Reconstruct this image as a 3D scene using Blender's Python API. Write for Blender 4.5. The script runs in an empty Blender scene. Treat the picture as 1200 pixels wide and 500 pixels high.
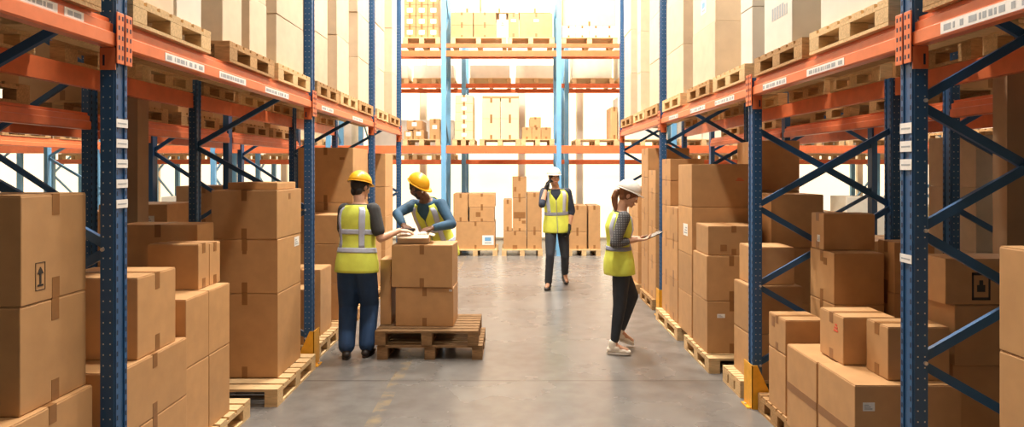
import bpy, bmesh, math, random
from mathutils import Vector, Matrix, Quaternion
random.seed(7)
R = math.radians
COL = bpy.context.scene.collection
F = 750.0; HX = 600.0; HY = 199.0; EYE = 1.8

# ------------------------------------------------------------------ materials
def mat(name, rgb, rough=.6, metal=0., var=0., bump=0., scale=20., objvar=0., spec=.5, stretch=None):
    m = bpy.data.materials.new(name); m.use_nodes = True
    nt = m.node_tree; N = nt.nodes; L = nt.links
    b = N['Principled BSDF']
    b.inputs['Roughness'].default_value = rough
    b.inputs['Metallic'].default_value = metal
    b.inputs['Specular IOR Level'].default_value = spec
    b.inputs['Base Color'].default_value = (*rgb, 1)
    if var or bump:
        tc = N.new('ShaderNodeTexCoord'); mp = N.new('ShaderNodeMapping')
        L.new(tc.outputs['Object'], mp.inputs['Vector'])
        if stretch: mp.inputs['Scale'].default_value = stretch
        no = N.new('ShaderNodeTexNoise'); no.inputs['Scale'].default_value = scale; no.inputs['Detail'].default_value = 4
        L.new(mp.outputs[0], no.inputs['Vector'])
    if var or objvar:
        hsv = N.new('ShaderNodeHueSaturation'); hsv.inputs['Color'].default_value = (*rgb, 1)
        val = None
        if var:
            mr = N.new('ShaderNodeMapRange'); mr.inputs['From Min'].default_value = .3; mr.inputs['From Max'].default_value = .7
            mr.inputs['To Min'].default_value = 1-var; mr.inputs['To Max'].default_value = 1+var
            L.new(no.outputs['Fac'], mr.inputs['Value']); val = mr.outputs[0]
        if objvar:
            oi = N.new('ShaderNodeObjectInfo'); m2 = N.new('ShaderNodeMapRange')
            m2.inputs['To Min'].default_value = 1-objvar; m2.inputs['To Max'].default_value = 1+objvar
            L.new(oi.outputs['Random'], m2.inputs['Value'])
            if val is not None:
                mu = N.new('ShaderNodeMath'); mu.operation = 'MULTIPLY'; L.new(val, mu.inputs[0]); L.new(m2.outputs[0], mu.inputs[1]); val = mu.outputs[0]
            else: val = m2.outputs[0]
        L.new(val, hsv.inputs['Value']); L.new(hsv.outputs[0], b.inputs['Base Color'])
    if bump:
        bp = N.new('ShaderNodeBump'); bp.inputs['Strength'].default_value = bump; bp.inputs['Distance'].default_value = .01
        L.new(no.outputs['Fac'], bp.inputs['Height']); L.new(bp.outputs[0], b.inputs['Normal'])
    return m
M = {}
M['card'] = mat('cardboard', (.50, .275, .115), .52, var=.07, bump=.12, scale=9, objvar=.12, spec=.5)
M['cardlight'] = mat('pale_cardboard', (.66, .53, .38), .7, var=.06, bump=.1, scale=9, objvar=.1, spec=.3)  # strong light on brown cartons put into the colour; open box truly pale
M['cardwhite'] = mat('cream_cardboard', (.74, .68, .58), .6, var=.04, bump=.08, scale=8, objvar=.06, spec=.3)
M['cardyellow'] = mat('straw_cardboard', (.80, .62, .34), .6, var=.04, bump=.08, scale=8, objvar=.05, spec=.3)
M['wooddark'] = mat('weathered_pallet_wood', (.26, .15, .07), .85, var=.25, bump=.3, scale=14, objvar=.1, stretch=(1, 6, 6), spec=.2)  # pallet wood with the shadow at the aisle load put into its colour
M['tape'] = mat('brown_tape', (.28, .125, .04), .35, var=.05, scale=30)
M['label'] = mat('white_label', (.82, .80, .76), .5, var=.04, scale=60)
M['ink'] = mat('black_ink', (.03, .025, .02), .6, var=.1, scale=60)
M['greyink'] = mat('grey_ink', (.36, .38, .40), .6, var=.1, scale=60)
M['redink'] = mat('red_ink', (.65, .08, .04), .6, var=.1, scale=60)
M['blueink'] = mat('blue_ink', (.15, .35, .6), .6, var=.1, scale=60)
M['wood'] = mat('pallet_wood', (.46, .27, .12), .8, var=.22, bump=.3, scale=14, objvar=.15, stretch=(1, 6, 6), spec=.2)
M['woodlight'] = mat('fresh_pallet_wood', (.66, .45, .23), .8, var=.15, bump=.25, scale=14, objvar=.12, stretch=(1, 6, 6), spec=.2)
M['orange'] = mat('orange_beam_paint', (.74, .18, .065), .32, var=.08, scale=12)
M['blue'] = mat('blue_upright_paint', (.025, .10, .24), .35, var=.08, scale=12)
M['bluefar'] = mat('light_blue_upright_paint', (.17, .41, .66), .4, var=.05, scale=12)  # upright blue paled, distance haze put into the colour
M['hole'] = mat('upright_slot', (.008, .02, .05), .7, var=.05)
M['bolt'] = mat('zinc_bolt', (.65, .66, .68), .35, metal=.6, var=.05)
M['yellow'] = mat('yellow_guard_paint', (.80, .38, .02), .45, var=.10, scale=18)
M['wall'] = mat('cream_wall', (.80, .74, .62), .8, var=.03, scale=2)
M['wallgrey'] = mat('dark_rear_wall', (.20, .17, .14), .8, var=.05, scale=2)
M['ceil'] = mat('roof_sheet', (.42, .41, .39), .7, var=.03, scale=2)
M['column'] = mat('tan_column', (.36, .23, .13), .8, var=.08, scale=6)
M['vest'] = mat('lime_vest', (.74, .82, .11), .7, var=.08, bump=.4, scale=10)
M['reflect'] = mat('reflective_tape', (.55, .60, .74), .35, var=.05, scale=40)
M['trouserblue'] = mat('navy_trousers', (.018, .055, .14), .8, var=.15, bump=.6, scale=9)
M['trouserdark'] = mat('charcoal_trousers', (.025, .03, .04), .8, var=.15, bump=.5, scale=9)
M['denim'] = mat('blue_shirt', (.035, .10, .18), .8, var=.15, bump=.5, scale=10)
M['navyshirt'] = mat('dark_navy_shirt', (.02, .03, .055), .8, var=.15, bump=.5, scale=10)
M['greyshirt'] = mat('charcoal_tshirt', (.05, .05, .05), .85, var=.15, bump=.5, scale=10)
M['skinA'] = mat('light_skin', (.60, .33, .21), .5, var=.05, scale=20)
M['skinB'] = mat('dark_skin', (.16, .07, .035), .5, var=.05, scale=20)
M['hairdark'] = mat('dark_hair', (.02, .013, .01), .55, var=.2, bump=.6, scale=40, stretch=(1, 1, .2))
M['hairbrown'] = mat('brown_hair', (.20, .075, .03), .5, var=.25, bump=.6, scale=40, stretch=(1, 1, .2))
M['helmety'] = mat('yellow_helmet', (.88, .46, .02), .3, var=.03)
M['helmetw'] = mat('white_helmet', (.82, .78, .70), .3, var=.03)
M['shoew'] = mat('cream_sneaker', (.80, .72, .60), .6, var=.05)
M['shoed'] = mat('dark_boot', (.03, .022, .018), .5, var=.1)
M['sole'] = mat('pale_sole', (.75, .70, .62), .6, var=.05)
M['glove'] = mat('black_glove', (.02, .02, .022), .7, var=.1)
M['device'] = mat('black_plastic', (.015, .015, .018), .35, var=.05)
M['screen'] = mat('grey_glass', (.10, .12, .14), .12, var=.02)
M['eyew'] = mat('eye_white', (.8, .78, .75), .3, var=.02)
M['housing'] = mat('lamp_housing', (.35, .36, .38), .4, metal=.5, var=.05)
M['paper'] = mat('white_paper', (.85, .82, .76), .7, var=.05, bump=.5, scale=30)
M['lips'] = mat('lips', (.42, .15, .12), .5, var=.03)
# plaid sleeve
def plaid():
    m = mat('grey_plaid', (.16, .16, .17), .85, var=.1); nt = m.node_tree; N = nt.nodes; L = nt.links
    tc = N.new('ShaderNodeTexCoord'); w = []
    for d in ('X', 'Z'):
        wv = N.new('ShaderNodeTexWave'); wv.bands_direction = d; wv.inputs['Scale'].default_value = 14; L.new(tc.outputs['Object'], wv.inputs['Vector']); w.append(wv)
    ad = N.new('ShaderNodeMath'); ad.operation = 'MULTIPLY'; L.new(w[0].outputs['Fac'], ad.inputs[0]); L.new(w[1].outputs['Fac'], ad.inputs[1])
    mx = N.new('ShaderNodeMix'); mx.data_type = 'RGBA'; mx.inputs[6].default_value = (.06, .06, .065, 1); mx.inputs[7].default_value = (.25, .25, .25, 1)
    L.new(ad.outputs[0], mx.inputs[0]); L.new(mx.outputs[2], N['Principled BSDF'].inputs['Base Color']); return m
M['plaid'] = plaid()
def emis(name, rgb, s):
    m = bpy.data.materials.new(name); m.use_nodes = True; b = m.node_tree.nodes['Principled BSDF']
    b.inputs['Emission Color'].default_value = (*rgb, 1); b.inputs['Emission Strength'].default_value = s; b.inputs['Base Color'].default_value = (*rgb, 1)
    return m
M['lampglow'] = emis('lamp_glow', (1, .9, .75), 8)
def floormat():
    m = bpy.data.materials.new('polished_concrete'); m.use_nodes = True; nt = m.node_tree; N = nt.nodes; L = nt.links; b = N['Principled BSDF']
    tc = N.new('ShaderNodeTexCoord')
    n1 = N.new('ShaderNodeTexNoise'); n1.inputs['Scale'].default_value = .9; n1.inputs['Detail'].default_value = 6; L.new(tc.outputs['Object'], n1.inputs['Vector'])
    n2 = N.new('ShaderNodeTexNoise'); n2.inputs['Scale'].default_value = 6; n2.inputs['Detail'].default_value = 8; L.new(tc.outputs['Object'], n2.inputs['Vector'])
    ad = N.new('ShaderNodeMath'); ad.operation = 'ADD'; L.new(n1.outputs['Fac'], ad.inputs[0]); L.new(n2.outputs['Fac'], ad.inputs[1])
    cr = N.new('ShaderNodeMapRange'); cr.inputs['From Min'].default_value = .75; cr.inputs['From Max'].default_value = 1.25; L.new(ad.outputs[0], cr.inputs['Value'])
    mx = N.new('ShaderNodeMix'); mx.data_type = 'RGBA'; mx.inputs[6].default_value = (.145, .132, .120, 1); mx.inputs[7].default_value = (.20, .187, .172, 1)
    L.new(cr.outputs[0], mx.inputs[0])
    # worn yellow line and expansion joint, at fixed places on the slab
    sp = N.new('ShaderNodeSeparateXYZ'); L.new(tc.outputs['Object'], sp.inputs[0])
    def band(out, c, w):
        s = N.new('ShaderNodeMath'); s.operation = 'SUBTRACT'; L.new(out, s.inputs[0]); s.inputs[1].default_value = c
        a = N.new('ShaderNodeMath'); a.operation = 'ABSOLUTE'; L.new(s.outputs[0], a.inputs[0])
        l = N.new('ShaderNodeMath'); l.operation = 'LESS_THAN'; L.new(a.outputs[0], l.inputs[0]); l.inputs[1].default_value = w; return l.outputs[0]
    yl = band(sp.outputs['X'], -.99, .05)
    wr = N.new('ShaderNodeMapRange'); wr.inputs['From Min'].default_value = .45; wr.inputs['From Max'].default_value = .62; wr.inputs['To Max'].default_value = .22
    L.new(n2.outputs['Fac'], wr.inputs['Value'])
    mu = N.new('ShaderNodeMath'); mu.operation = 'MULTIPLY'; L.new(yl, mu.inputs[0]); L.new(wr.outputs[0], mu.inputs[1])
    m2 = N.new('ShaderNodeMix'); m2.data_type = 'RGBA'; m2.inputs[7].default_value = (.55, .33, .05, 1); L.new(mu.outputs[0], m2.inputs[0]); L.new(mx.outputs[2], m2.inputs[6])
    jo = band(sp.outputs['Y'], 5.47, .012)
    jm = N.new('ShaderNodeMath'); jm.operation = 'MULTIPLY'; L.new(jo, jm.inputs[0]); jm.inputs[1].default_value = .55
    m3 = N.new('ShaderNodeMix'); m3.data_type = 'RGBA'; m3.inputs[7].default_value = (.06, .05, .04, 1); L.new(jm.outputs[0], m3.inputs[0]); L.new(m2.outputs[2], m3.inputs[6])
    L.new(m3.outputs[2], b.inputs['Base Color'])
    rr = N.new('ShaderNodeMapRange'); rr.inputs['To Min'].default_value = .20; rr.inputs['To Max'].default_value = .34; L.new(n1.outputs['Fac'], rr.inputs['Value']); L.new(rr.outputs[0], b.inputs['Roughness'])
    return m
M['floor'] = floormat()

# ------------------------------------------------------------------ helpers
def link(o, parent=None):
    COL.objects.link(o)
    if parent is not None: o.parent = parent
    return o
def mesh_obj(name, me, parent=None, loc=(0, 0, 0)):
    o = bpy.data.objects.new(name, me); o.location = loc; return link(o, parent)
def tag(o, label=None, cat=None, group=None, kind=None):
    if label: o['label'] = label
    if cat: o['category'] = cat
    if group: o['group'] = group
    if kind: o['kind'] = kind
    return o
def empty(name, loc=(0, 0, 0), rz=0, label=None, cat=None, group=None):
    o = bpy.data.objects.new(name, None); o.location = loc; o.rotation_euler = (0, 0, rz); o.empty_display_size = .1
    link(o); return tag(o, label, cat, group)
class MB:
    """collects boxes / prisms with material slots, returns one mesh"""
    def __init__(s): s.v = []; s.f = []; s.mi = []; s.mats = []
    def slot(s, m):
        if m not in s.mats: s.mats.append(m)
        return s.mats.index(m)
    def poly(s, vs, fs, m):
        b = len(s.v); k = s.slot(m); s.v += [tuple(v) for v in vs]
        for f in fs: s.f.append(tuple(i+b for i in f)); s.mi.append(k)
        return s
    def box(s, x0, x1, y0, y1, z0, z1, m, ch=0.):
        if ch <= 0:
            vs = [(x, y, z) for x in (x0, x1) for y in (y0, y1) for z in (z0, z1)]
            return s.poly(vs, [(0, 1, 3, 2), (4, 6, 7, 5), (0, 4, 5, 1), (2, 3, 7, 6), (0, 2, 6, 4), (1, 5, 7, 3)], m)
        bm = bmesh.new(); bmesh.ops.create_cube(bm, size=1)
        for v in bm.verts: v.co = Vector(((x0+x1)/2+v.co.x*(x1-x0), (y0+y1)/2+v.co.y*(y1-y0), (z0+z1)/2+v.co.z*(z1-z0)))
        bmesh.ops.bevel(bm, geom=bm.edges[:], offset=ch, segments=2, affect='EDGES', profile=.6)
        bm.verts.index_update(); vs = [v.co[:] for v in bm.verts]; fs = [[v.index for v in f.verts] for f in bm.faces]; bm.free()
        return s.poly(vs, fs, m)
    def bar(s, a, b, w, h, m, up=Vector((0, 0, 1))):
        a = Vector(a); b = Vector(b); d = (b-a).normalized(); r = d.cross(up)
        if r.length < 1e-4: r = d.cross(Vector((0, 1, 0)))
        r.normalize(); u = r.cross(d).normalized(); vs = []
        for p in (a, b):
            for i, j in ((-1, -1), (1, -1), (1, 1), (-1, 1)): vs.append(p+r*i*w/2+u*j*h/2)
        return s.poly(vs, [(0, 1, 2, 3), (7, 6, 5, 4), (0, 4, 5, 1), (1, 5, 6, 2), (2, 6, 7, 3), (3, 7, 4, 0)], m)
    def cyl(s, a, b, r1, r2, m, n=16):
        a = Vector(a); b = Vector(b); d = (b-a).normalized(); r = d.cross(Vector((0, 0, 1)))
        if r.length < 1e-3: r = Vector((1, 0, 0))
        r.normalize(); u = r.cross(d); vs = []
        for p, q in ((a, r1), (b, r2)):
            for i in range(n):
                t = 2*math.pi*i/n; vs.append(p+(r*math.cos(t)+u*math.sin(t))*q)
        fs = [(i, (i+1) % n, n+(i+1) % n, n+i) for i in range(n)] + [tuple(range(n))[::-1], tuple(range(n, 2*n))]
        return s.poly(vs, fs, m)
    def mesh(s, name, smooth=False):
        me = bpy.data.meshes.new(name); me.from_pydata(s.v, [], s.f)
        for m in s.mats: me.materials.append(M[m] if isinstance(m, str) else m)
        me.polygons.foreach_set('material_index', s.mi)
        bm = bmesh.new(); bm.from_mesh(me); bmesh.ops.recalc_face_normals(bm, faces=bm.faces); bm.to_mesh(me); bm.free()
        if smooth: me.shade_smooth()
        return me
    def obj(s, name, parent=None, loc=(0, 0, 0), smooth=False): return mesh_obj(name, s.mesh(name, smooth), parent, loc)

# ------------------------------------------------------------------ people
def V(*a): return Vector(a)
def ball(bm, c, r, n=12, sc=(1, 1, 1), q=None):
    g = bmesh.ops.create_uvsphere(bm, u_segments=n, v_segments=max(6, n*2//3), radius=1)
    for v in g['verts']:
        p = Vector((v.co.x*r*sc[0], v.co.y*r*sc[1], v.co.z*r*sc[2]))
        if q is not None: p = q @ p
        v.co = p+c
def cone(bm, a, b, ra, rb, n=12):
    d = (b-a)
    if d.length < 1e-5: return
    q = d.to_track_quat('Z', 'Y'); ra_, rb_ = ra, rb
    vs = [[bm.verts.new(p+q@Vector((math.cos(2*math.pi*i/n)*r, math.sin(2*math.pi*i/n)*r, 0))) for i in range(n)] for p, r in ((a, ra_), (b, rb_))]
    for i in range(n): bm.faces.new((vs[0][i], vs[0][(i+1) % n], vs[1][(i+1) % n], vs[1][i]))
    bm.faces.new(vs[0][::-1]); bm.faces.new(vs[1])
def limb(bm, pts, rad, n=12):
    for i, p in enumerate(pts): ball(bm, p, rad[i], n)
    for i in range(len(pts)-1): cone(bm, pts[i], pts[i+1], rad[i], rad[i+1], n)
def loft(bm, rings, n=24):
    """rings: (centre, right, fwd, rx, ry)"""
    R_ = [[bm.verts.new(c+r*math.cos(2*math.pi*i/n)*rx+f*math.sin(2*math.pi*i/n)*ry) for i in range(n)] for c, r, f, rx, ry in rings]
    for a, b in zip(R_[:-1], R_[1:]):
        for i in range(n): bm.faces.new((a[i], a[(i+1) % n], b[(i+1) % n], b[i]))
    bm.faces.new(R_[0][::-1]); bm.faces.new(R_[-1])
def finish(bm, name, m, parent, voxel=.008, smooth=4, fn=None):
    bmesh.ops.recalc_face_normals(bm, faces=bm.faces)
    me = bpy.data.meshes.new(name); bm.to_mesh(me); bm.free()
    t = bpy.data.objects.new('tmp', me); COL.objects.link(t)
    if voxel:
        r = t.modifiers.new('r', 'REMESH'); r.mode = 'VOXEL'; r.voxel_size = voxel
    if smooth:
        s = t.modifiers.new('s', 'SMOOTH'); s.factor = .5; s.iterations = smooth
    dg = bpy.context.evaluated_depsgraph_get(); dg.update()
    me2 = bpy.data.meshes.new_from_object(t.evaluated_get(dg)); me2.name = name
    bpy.data.objects.remove(t); bpy.data.meshes.remove(me)
    if fn: fn(me2)
    me2.materials.clear(); me2.materials.append(M[m]); me2.shade_smooth()
    return mesh_obj(name, me2, parent)
def ik(a, b, l1, l2, hint):
    d = b-a; L = d.length
    if L > (l1+l2)*.999: b = a+d.normalized()*(l1+l2)*.999; d = b-a; L = d.length
    u = d.normalized(); x = (l1*l1-l2*l2+L*L)/(2*L); h = math.sqrt(max(0, l1*l1-x*x))
    n = hint-u*hint.dot(u); n.normalize()
    return a+u*x+n*h, b
def hand(bm, w, d, nrm, side, curl=.5, add=0., k=1.0):
    """w wrist, d direction of fingers, nrm palm normal (towards which the fingers curl), side = direction of thumb"""
    d = d.normalized(); side = (side-d*side.dot(d)).normalized(); nrm = (nrm-d*nrm.dot(d)-side*nrm.dot(side)).normalized()
    for i in range(4):
        o = side*(.030-.020*i)*k
        limb(bm, [w+o*.55, w+d*.05*k+o*.9, w+d*.088*k+o], [.016*k+add, .0145*k+add, .0115*k+add], 10)
    LF = (.042, .047, .044, .034)
    for i in range(4):
        p = w+d*.088*k+side*(.030-.020*i)*k; pts = [p]; ang = curl*.5+.04*i; dd = d
        for j in range(3):
            dd = (d*math.cos(ang)+nrm*math.sin(ang)).normalized(); p = p+dd*LF[i]*(1, .72, .55)[j]*k; pts.append(p); ang += curl*.75
        limb(bm, pts, [.0100*k+add, .0092*k+add, .0085*k+add, .0076*k+add], 10)
    p = w+d*.03*k+side*.024*k
    t1 = p+(side*.75+d*.6+nrm*.25).normalized()*.038*k; t2 = t1+(side*.35+d*.85+nrm*.35).normalized()*.030*k; t3 = t2+(d*.9+nrm*.4+side*.05).normalized()*.026*k
    limb(bm, [p, t1, t2, t3], [.015*k+add, .0125*k+add, .0105*k+add, .009*k+add], 10)

class Person:
    def __init__(s, name_label, P, N, yaw_p, yaw_c, shoulders, wrists, ankles, toes, head, head_fwd, head_up, skin, k=1.0, female=False, mid=None, elbow=None, knee=None, hands=None, torso_k=1.0):
        """P hip centre, N neck base; yaw = facing angle about z (0 = +Y)"""
        s.k = k; s.f = female; s.skin = skin
        s.root = empty('person', (P.x, P.y, 0), 0, name_label, 'person'); s.o = Vector((P.x, P.y, 0))
        s.P, s.N = P-s.o, N-s.o
        s.fp = V(-math.sin(yaw_p), math.cos(yaw_p), 0); s.fc = V(-math.sin(yaw_c), math.cos(yaw_c), 0)
        s.mid = (mid-s.o) if mid else (s.P+s.N)/2-s.fp*.0
        s.tk = torso_k
        c, r, f, u = s.frame(.90); s.sh = {}
        for q, nm in ((1, 'R'), (-1, 'L')):
            dz = shoulders.get(nm, 0.); s.sh[nm] = c+r*q*.172*k*(.92 if female else 1)+u*dz+f*shoulders.get(nm+'f', 0.)
        s.hipj = {q: s.P+s.frame(0)[1]*(1 if q == 'R' else -1)*.088*k-V(0, 0, .03) for q in 'RL'}
        s.wr, s.el, s.an, s.kn = {}, {}, {}, {}
        s.hands = hands; s.toes = toes
        for q in 'RL':
            e, w = ik(s.sh[q], wrists[q]-s.o, .285*k, .25*k, elbow[q]); s.el[q] = e; s.wr[q] = w
            kn, a = ik(s.hipj[q], ankles[q]-s.o, .425*k, .42*k, knee[q]); s.kn[q] = kn; s.an[q] = a
        s.H = head-s.o; s.hf = head_fwd.normalized(); s.hu = (head_up-s.hf*head_up.dot(s.hf)).normalized(); s.hr = s.hf.cross(s.hu).normalized()
        s.hq = Matrix((s.hr, s.hf, s.hu)).transposed().to_quaternion()
        s.body()
    def frame(s, t):
        a, b, c = s.P, s.mid, s.N
        if 0 <= t <= 1:
            p = a*(1-t)**2+b*2*t*(1-t)+c*t*t; u = ((b-a)*2*(1-t)+(c-b)*2*t).normalized()
        elif t < 0: u = ((b-a)).normalized()*.6+V(0, 0, .4); u.normalize(); p = a+u*(t*(c-a).length)
        else: u = (c-b).normalized(); p = c+u*((t-1)*(c-a).length)
        f = s.fp.lerp(s.fc, min(1, max(0, t))); r = f.cross(u).normalized(); f = u.cross(r).normalized()
        return p, r, f, u
    PROF_M = [(-.30, .160, .115), (-.15, .165, .118), (0, .168, .118), (.15, .158, .112), (.33, .148, .105), (.5, .158, .112), (.68, .176, .120), (.80, .182, .115), (.89, .172, .098), (.95, .120, .078), (1.0, .065, .060)]
    PROF_F = [(-.30, .160, .118), (-.15, .168, .120), (0, .165, .115), (.15, .145, .102), (.33, .122, .090), (.5, .135, .100), (.66, .152, .118), (.80, .155, .100), (.89, .145, .085), (.95, .100, .068), (1.0, .055, .052)]
    def prof(s, t):
        A = s.PROF_F if s.f else s.PROF_M
        for (t0, x0, y0), (t1, x1, y1) in zip(A[:-1], A[1:]):
            if t <= t1: w = (t-t0)/(t1-t0); w = max(0, w); return (x0+(x1-x0)*w)*s.k*s.tk, (y0+(y1-y0)*w)*s.k*s.tk
        return A[-1][1]*s.k, A[-1][2]*s.k
    def torso(s, bm, t0, t1, add, n=12):
        rings = []
        for i in range(n+1):
            t = t0+(t1-t0)*i/n; c, r, f, u = s.frame(t); rx, ry = s.prof(t); rings.append((c, r, f, rx+add, ry+add))
        loft(bm, rings)
    def at(s, p): return s.H+s.hq@Vector(p)*s.k
    def body(s):
        k = s.k; bm = bmesh.new()
        s.torso(bm, -.08, 1.0, 0)
        c, r, f, u = s.frame(1.0)
        limb(bm, [s.frame(.93)[0], c+u*.03, s.at((0, -.02, -.05))], [.062*k, .054*k, .053*k])
        # head: skull, face block, jaw, chin, cheeks, nose, brow, ears, lips
        for p, rr, sc in (((0, -.012, .03), .096, (.80, 1, .93)), ((0, .022, -.005), .070, (.90, .98, 1.15)), ((0, .030, -.062), .050, (.98, 1.05, .80)), ((0, .068, -.088), .021, (1.1, .8, .8)),
                          ((.038, .058, -.025), .026, (1, .9, 1)), ((-.038, .058, -.025), .026, (1, .9, 1)), ((0, .083, .028), .030, (1.7, .5, .42)),
                          ((.076, -.004, -.005), .026, (.32, .75, 1.15)), ((-.076, -.004, -.005), .026, (.32, .75, 1.15)), ((0, .100, -.028), .014, (1.1, 1, .8)), ((0, .088, -.062), .019, (1.2, .5, .5))):
            ball(bm, s.at(p), rr*k, 16, sc, s.hq)
        limb(bm, [s.at((0, .086, .018)), s.at((0, .104, -.026))], [.008*k, .011*k])
        for q in 'RL':
            limb(bm, [s.sh[q], s.sh[q].lerp(s.el[q], .45), s.el[q], s.el[q].lerp(s.wr[q], .3), s.wr[q]], [.052*k, .045*k, .037*k, .038*k, .026*k])
            d, nrm, side, curl = s.hands[q]; hand(bm, s.wr[q], d, nrm, side, curl, 0, k*.98)
            limb(bm, [s.hipj[q], s.hipj[q].lerp(s.kn[q], .5), s.kn[q], s.kn[q].lerp(s.an[q], .35), s.an[q]], [.085*k, .073*k, .052*k, .050*k, .034*k])
            td = s.toes[q].normalized(); limb(bm, [s.an[q], s.an[q]+td*.06*k-V(0, 0, .03*k), s.an[q]+td*.13*k-V(0, 0, .045*k)], [.034*k, .03*k, .022*k])
        finish(bm, 'body', s.skin, s.root, .0065, 2)
        for q in (-1, 1):
            b2 = bmesh.new(); ball(b2, s.at((q*.031, .0835, .006)), .0115*k, 12); e = finish(b2, 'eye', 'eyew', s.root, 0, 0)
            b3 = bmesh.new(); ball(b3, s.at((q*.031, .0925, .005)), .0055*k, 10); finish(b3, 'iris', 'ink', e, 0, 0)
        b4 = bmesh.new(); limb(b4, [s.at((-.020, .093, -.064)), s.at((0, .0985, -.062)), s.at((.020, .093, -.064))], [.003*k, .0052*k, .003*k], 8); finish(b4, 'lips', 'lips' if s.skin == 'skinA' else 'hairbrown', s.root, 0, 0)
    def brows(s, m):
        for q in (-1, 1):
            b = bmesh.new(); limb(b, [s.at((q*.014, .098, .026)), s.at((q*.034, .094, .030)), s.at((q*.050, .080, .024))], [.0035, .0045, .003], 8); finish(b, 'eyebrow', m, s.root, 0, 0)
    def shirt(s, m, sleeve=2.0, name='shirt', fat=0.):
        """sleeve: 0..1 along upper arm, 1..2 forearm"""
        bm = bmesh.new(); s.torso(bm, -.05, .985, .010+fat)
        for q in 'RL':
            pts = [s.sh[q]-(s.sh[q]-s.frame(.9)[0])*.3, s.sh[q], s.sh[q].lerp(s.el[q], min(1, sleeve)*.5), s.sh[q].lerp(s.el[q], min(1, sleeve))]; rd = [.060, .066+fat, .060+fat, .054+fat]
            if sleeve > 1: pts += [s.el[q].lerp(s.wr[q], (sleeve-1)*.5), s.el[q].lerp(s.wr[q], (sleeve-1))]; rd[3] = .052+fat; rd += [.048+fat, .040+fat]
            limb(bm, pts, [x*s.k for x in rd])
        return finish(bm, name, m, s.root, .009, 3)
    def trousers(s, m, top=.22, th=.105, kn=.075, hem=.062, to=.96):
        bm = bmesh.new(); s.torso(bm, -.12, top, .012)
        for q in 'RL':
            a = s.kn[q].lerp(s.an[q], to)
            limb(bm, [s.hipj[q], s.hipj[q].lerp(s.kn[q], .5), s.kn[q], s.kn[q].lerp(s.an[q], .45), a], [x*s.k for x in (th, (th+kn)/2+.003, kn, (kn+hem)/2, hem)])
        return finish(bm, 'trousers', m, s.root, .009, 3)
    def grid(s, t0, t1, a0, a1, add, m, name, parent, th=.003, nt=10, na=24, gap=None, flare=0.):
        """patch on the torso surface; angle 0 = right, pi/2 = front"""
        vs, fs = [], []
        for i in range(nt+1):
            t = t0+(t1-t0)*i/nt; c, r, f, u = s.frame(t); rx, ry = s.prof(max(-.3, t)); ad = add+flare*max(0, .4-t)
            g = gap(t) if gap else 0
            for j in range(na+1):
                A = (a0+g)+(a1-a0-2*g)*j/na
                w = 1+.012*math.sin(5*A+9*t)*(1 if t < .7 else 0)
                vs.append(c+r*math.cos(A)*(rx+ad)*w+f*math.sin(A)*(ry+ad)*w)
        for i in range(nt):
            for j in range(na): q = i*(na+1)+j; fs.append((q, q+1, q+na+2, q+na+1))
        me = bpy.data.meshes.new(name); me.from_pydata([v[:] for v in vs], [], fs); me.materials.append(M[m])
        n = len(vs)
        bm = bmesh.new(); bm.from_mesh(me); bmesh.ops.recalc_face_normals(bm, faces=bm.faces); bmesh.ops.solidify(bm, geom=bm.faces[:], thickness=th); bm.to_mesh(me); bm.free(); me.shade_smooth()
        return mesh_obj(name, me, parent)
    def vest(s, hem=-.15, top=.965, stripes=(.22, .52), add=.026, flare=.04, sw=.055):
        gap = lambda t: .015 if t < .70 else .015+(t-.70)*2.0
        v = s.grid(hem, top, math.pi/2, math.pi*2.5, add, 'vest', 'safety_vest', s.root, .004, 26, 56, gap, flare)
        for t in stripes:
            s.grid(t-sw/2*1.5, t+sw/2*1.5, math.pi/2, math.pi*2.5, add+.004, 'reflect', 'reflective_band', v, .002, 4, 56, lambda q: .03, flare)
        for A in (R(52), R(128), R(232), R(308)):
            s.grid(stripes[0]+.04, .93, A-.16, A+.16, add+.0045, 'reflect', 'reflective_band', v, .002, 12, 5, None, flare)
        if not s.f or True: s.grid(hem, .70, math.pi/2-.02, math.pi/2+.02, add+.005, 'greyink', 'zip', v, .002, 12, 2, None, flare)
        return v
    def helmet(s, m):
        bm = bmesh.new(); n, mrow = 28, 9; rows = []
        for i in range(mrow+1):
            ph = (math.pi/2)*i/mrow; row = []
            for j in range(n):
                th = 2*math.pi*j/n
                x = math.cos(th)*.103*math.cos(ph); y = math.sin(th)*.128*math.cos(ph); z = .112*math.sin(ph)**.92
                ridge = .007*math.exp(-(x/.022)**2)*math.sin(ph)
                row.append(bm.verts.new(s.at((x, y-.014, z+.052+ridge))))
            rows.append(row)
        for a, b in zip(rows[:-1], rows[1:]):
            for i in range(n): bm.faces.new((a[i], a[(i+1) % n], b[(i+1) % n], b[i]))
        bmesh.ops.remove_doubles(bm, verts=bm.verts, dist=.0005)
        bmesh.ops.recalc_face_normals(bm, faces=bm.faces); bmesh.ops.solidify(bm, geom=bm.faces[:], thickness=.003)
        h = finish(bm, 'helmet', m, s.root, 0, 0)
        bm = bmesh.new(); a, b = [], []
        for j in range(40):
            th = 2*math.pi*j/40; c, sn = math.cos(th), math.sin(th)
            ext = .010+.042*max(0, sn)**2
            a.append((c*.102, sn*.127-.014, .054)); b.append((c*(.102+.010+.008*max(0, sn)), sn*(.127+ext)-.014, .047-.004*max(0, sn)))
        va = [bm.verts.new(s.at(p)) for p in a]; vb = [bm.verts.new(s.at(p)) for p in b]
        for j in range(40): bm.faces.new((va[j], va[(j+1) % 40], vb[(j+1) % 40], vb[j]))
        bmesh.ops.recalc_face_normals(bm, faces=bm.faces); bmesh.ops.solidify(bm, geom=bm.faces[:], thickness=.004)
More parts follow.
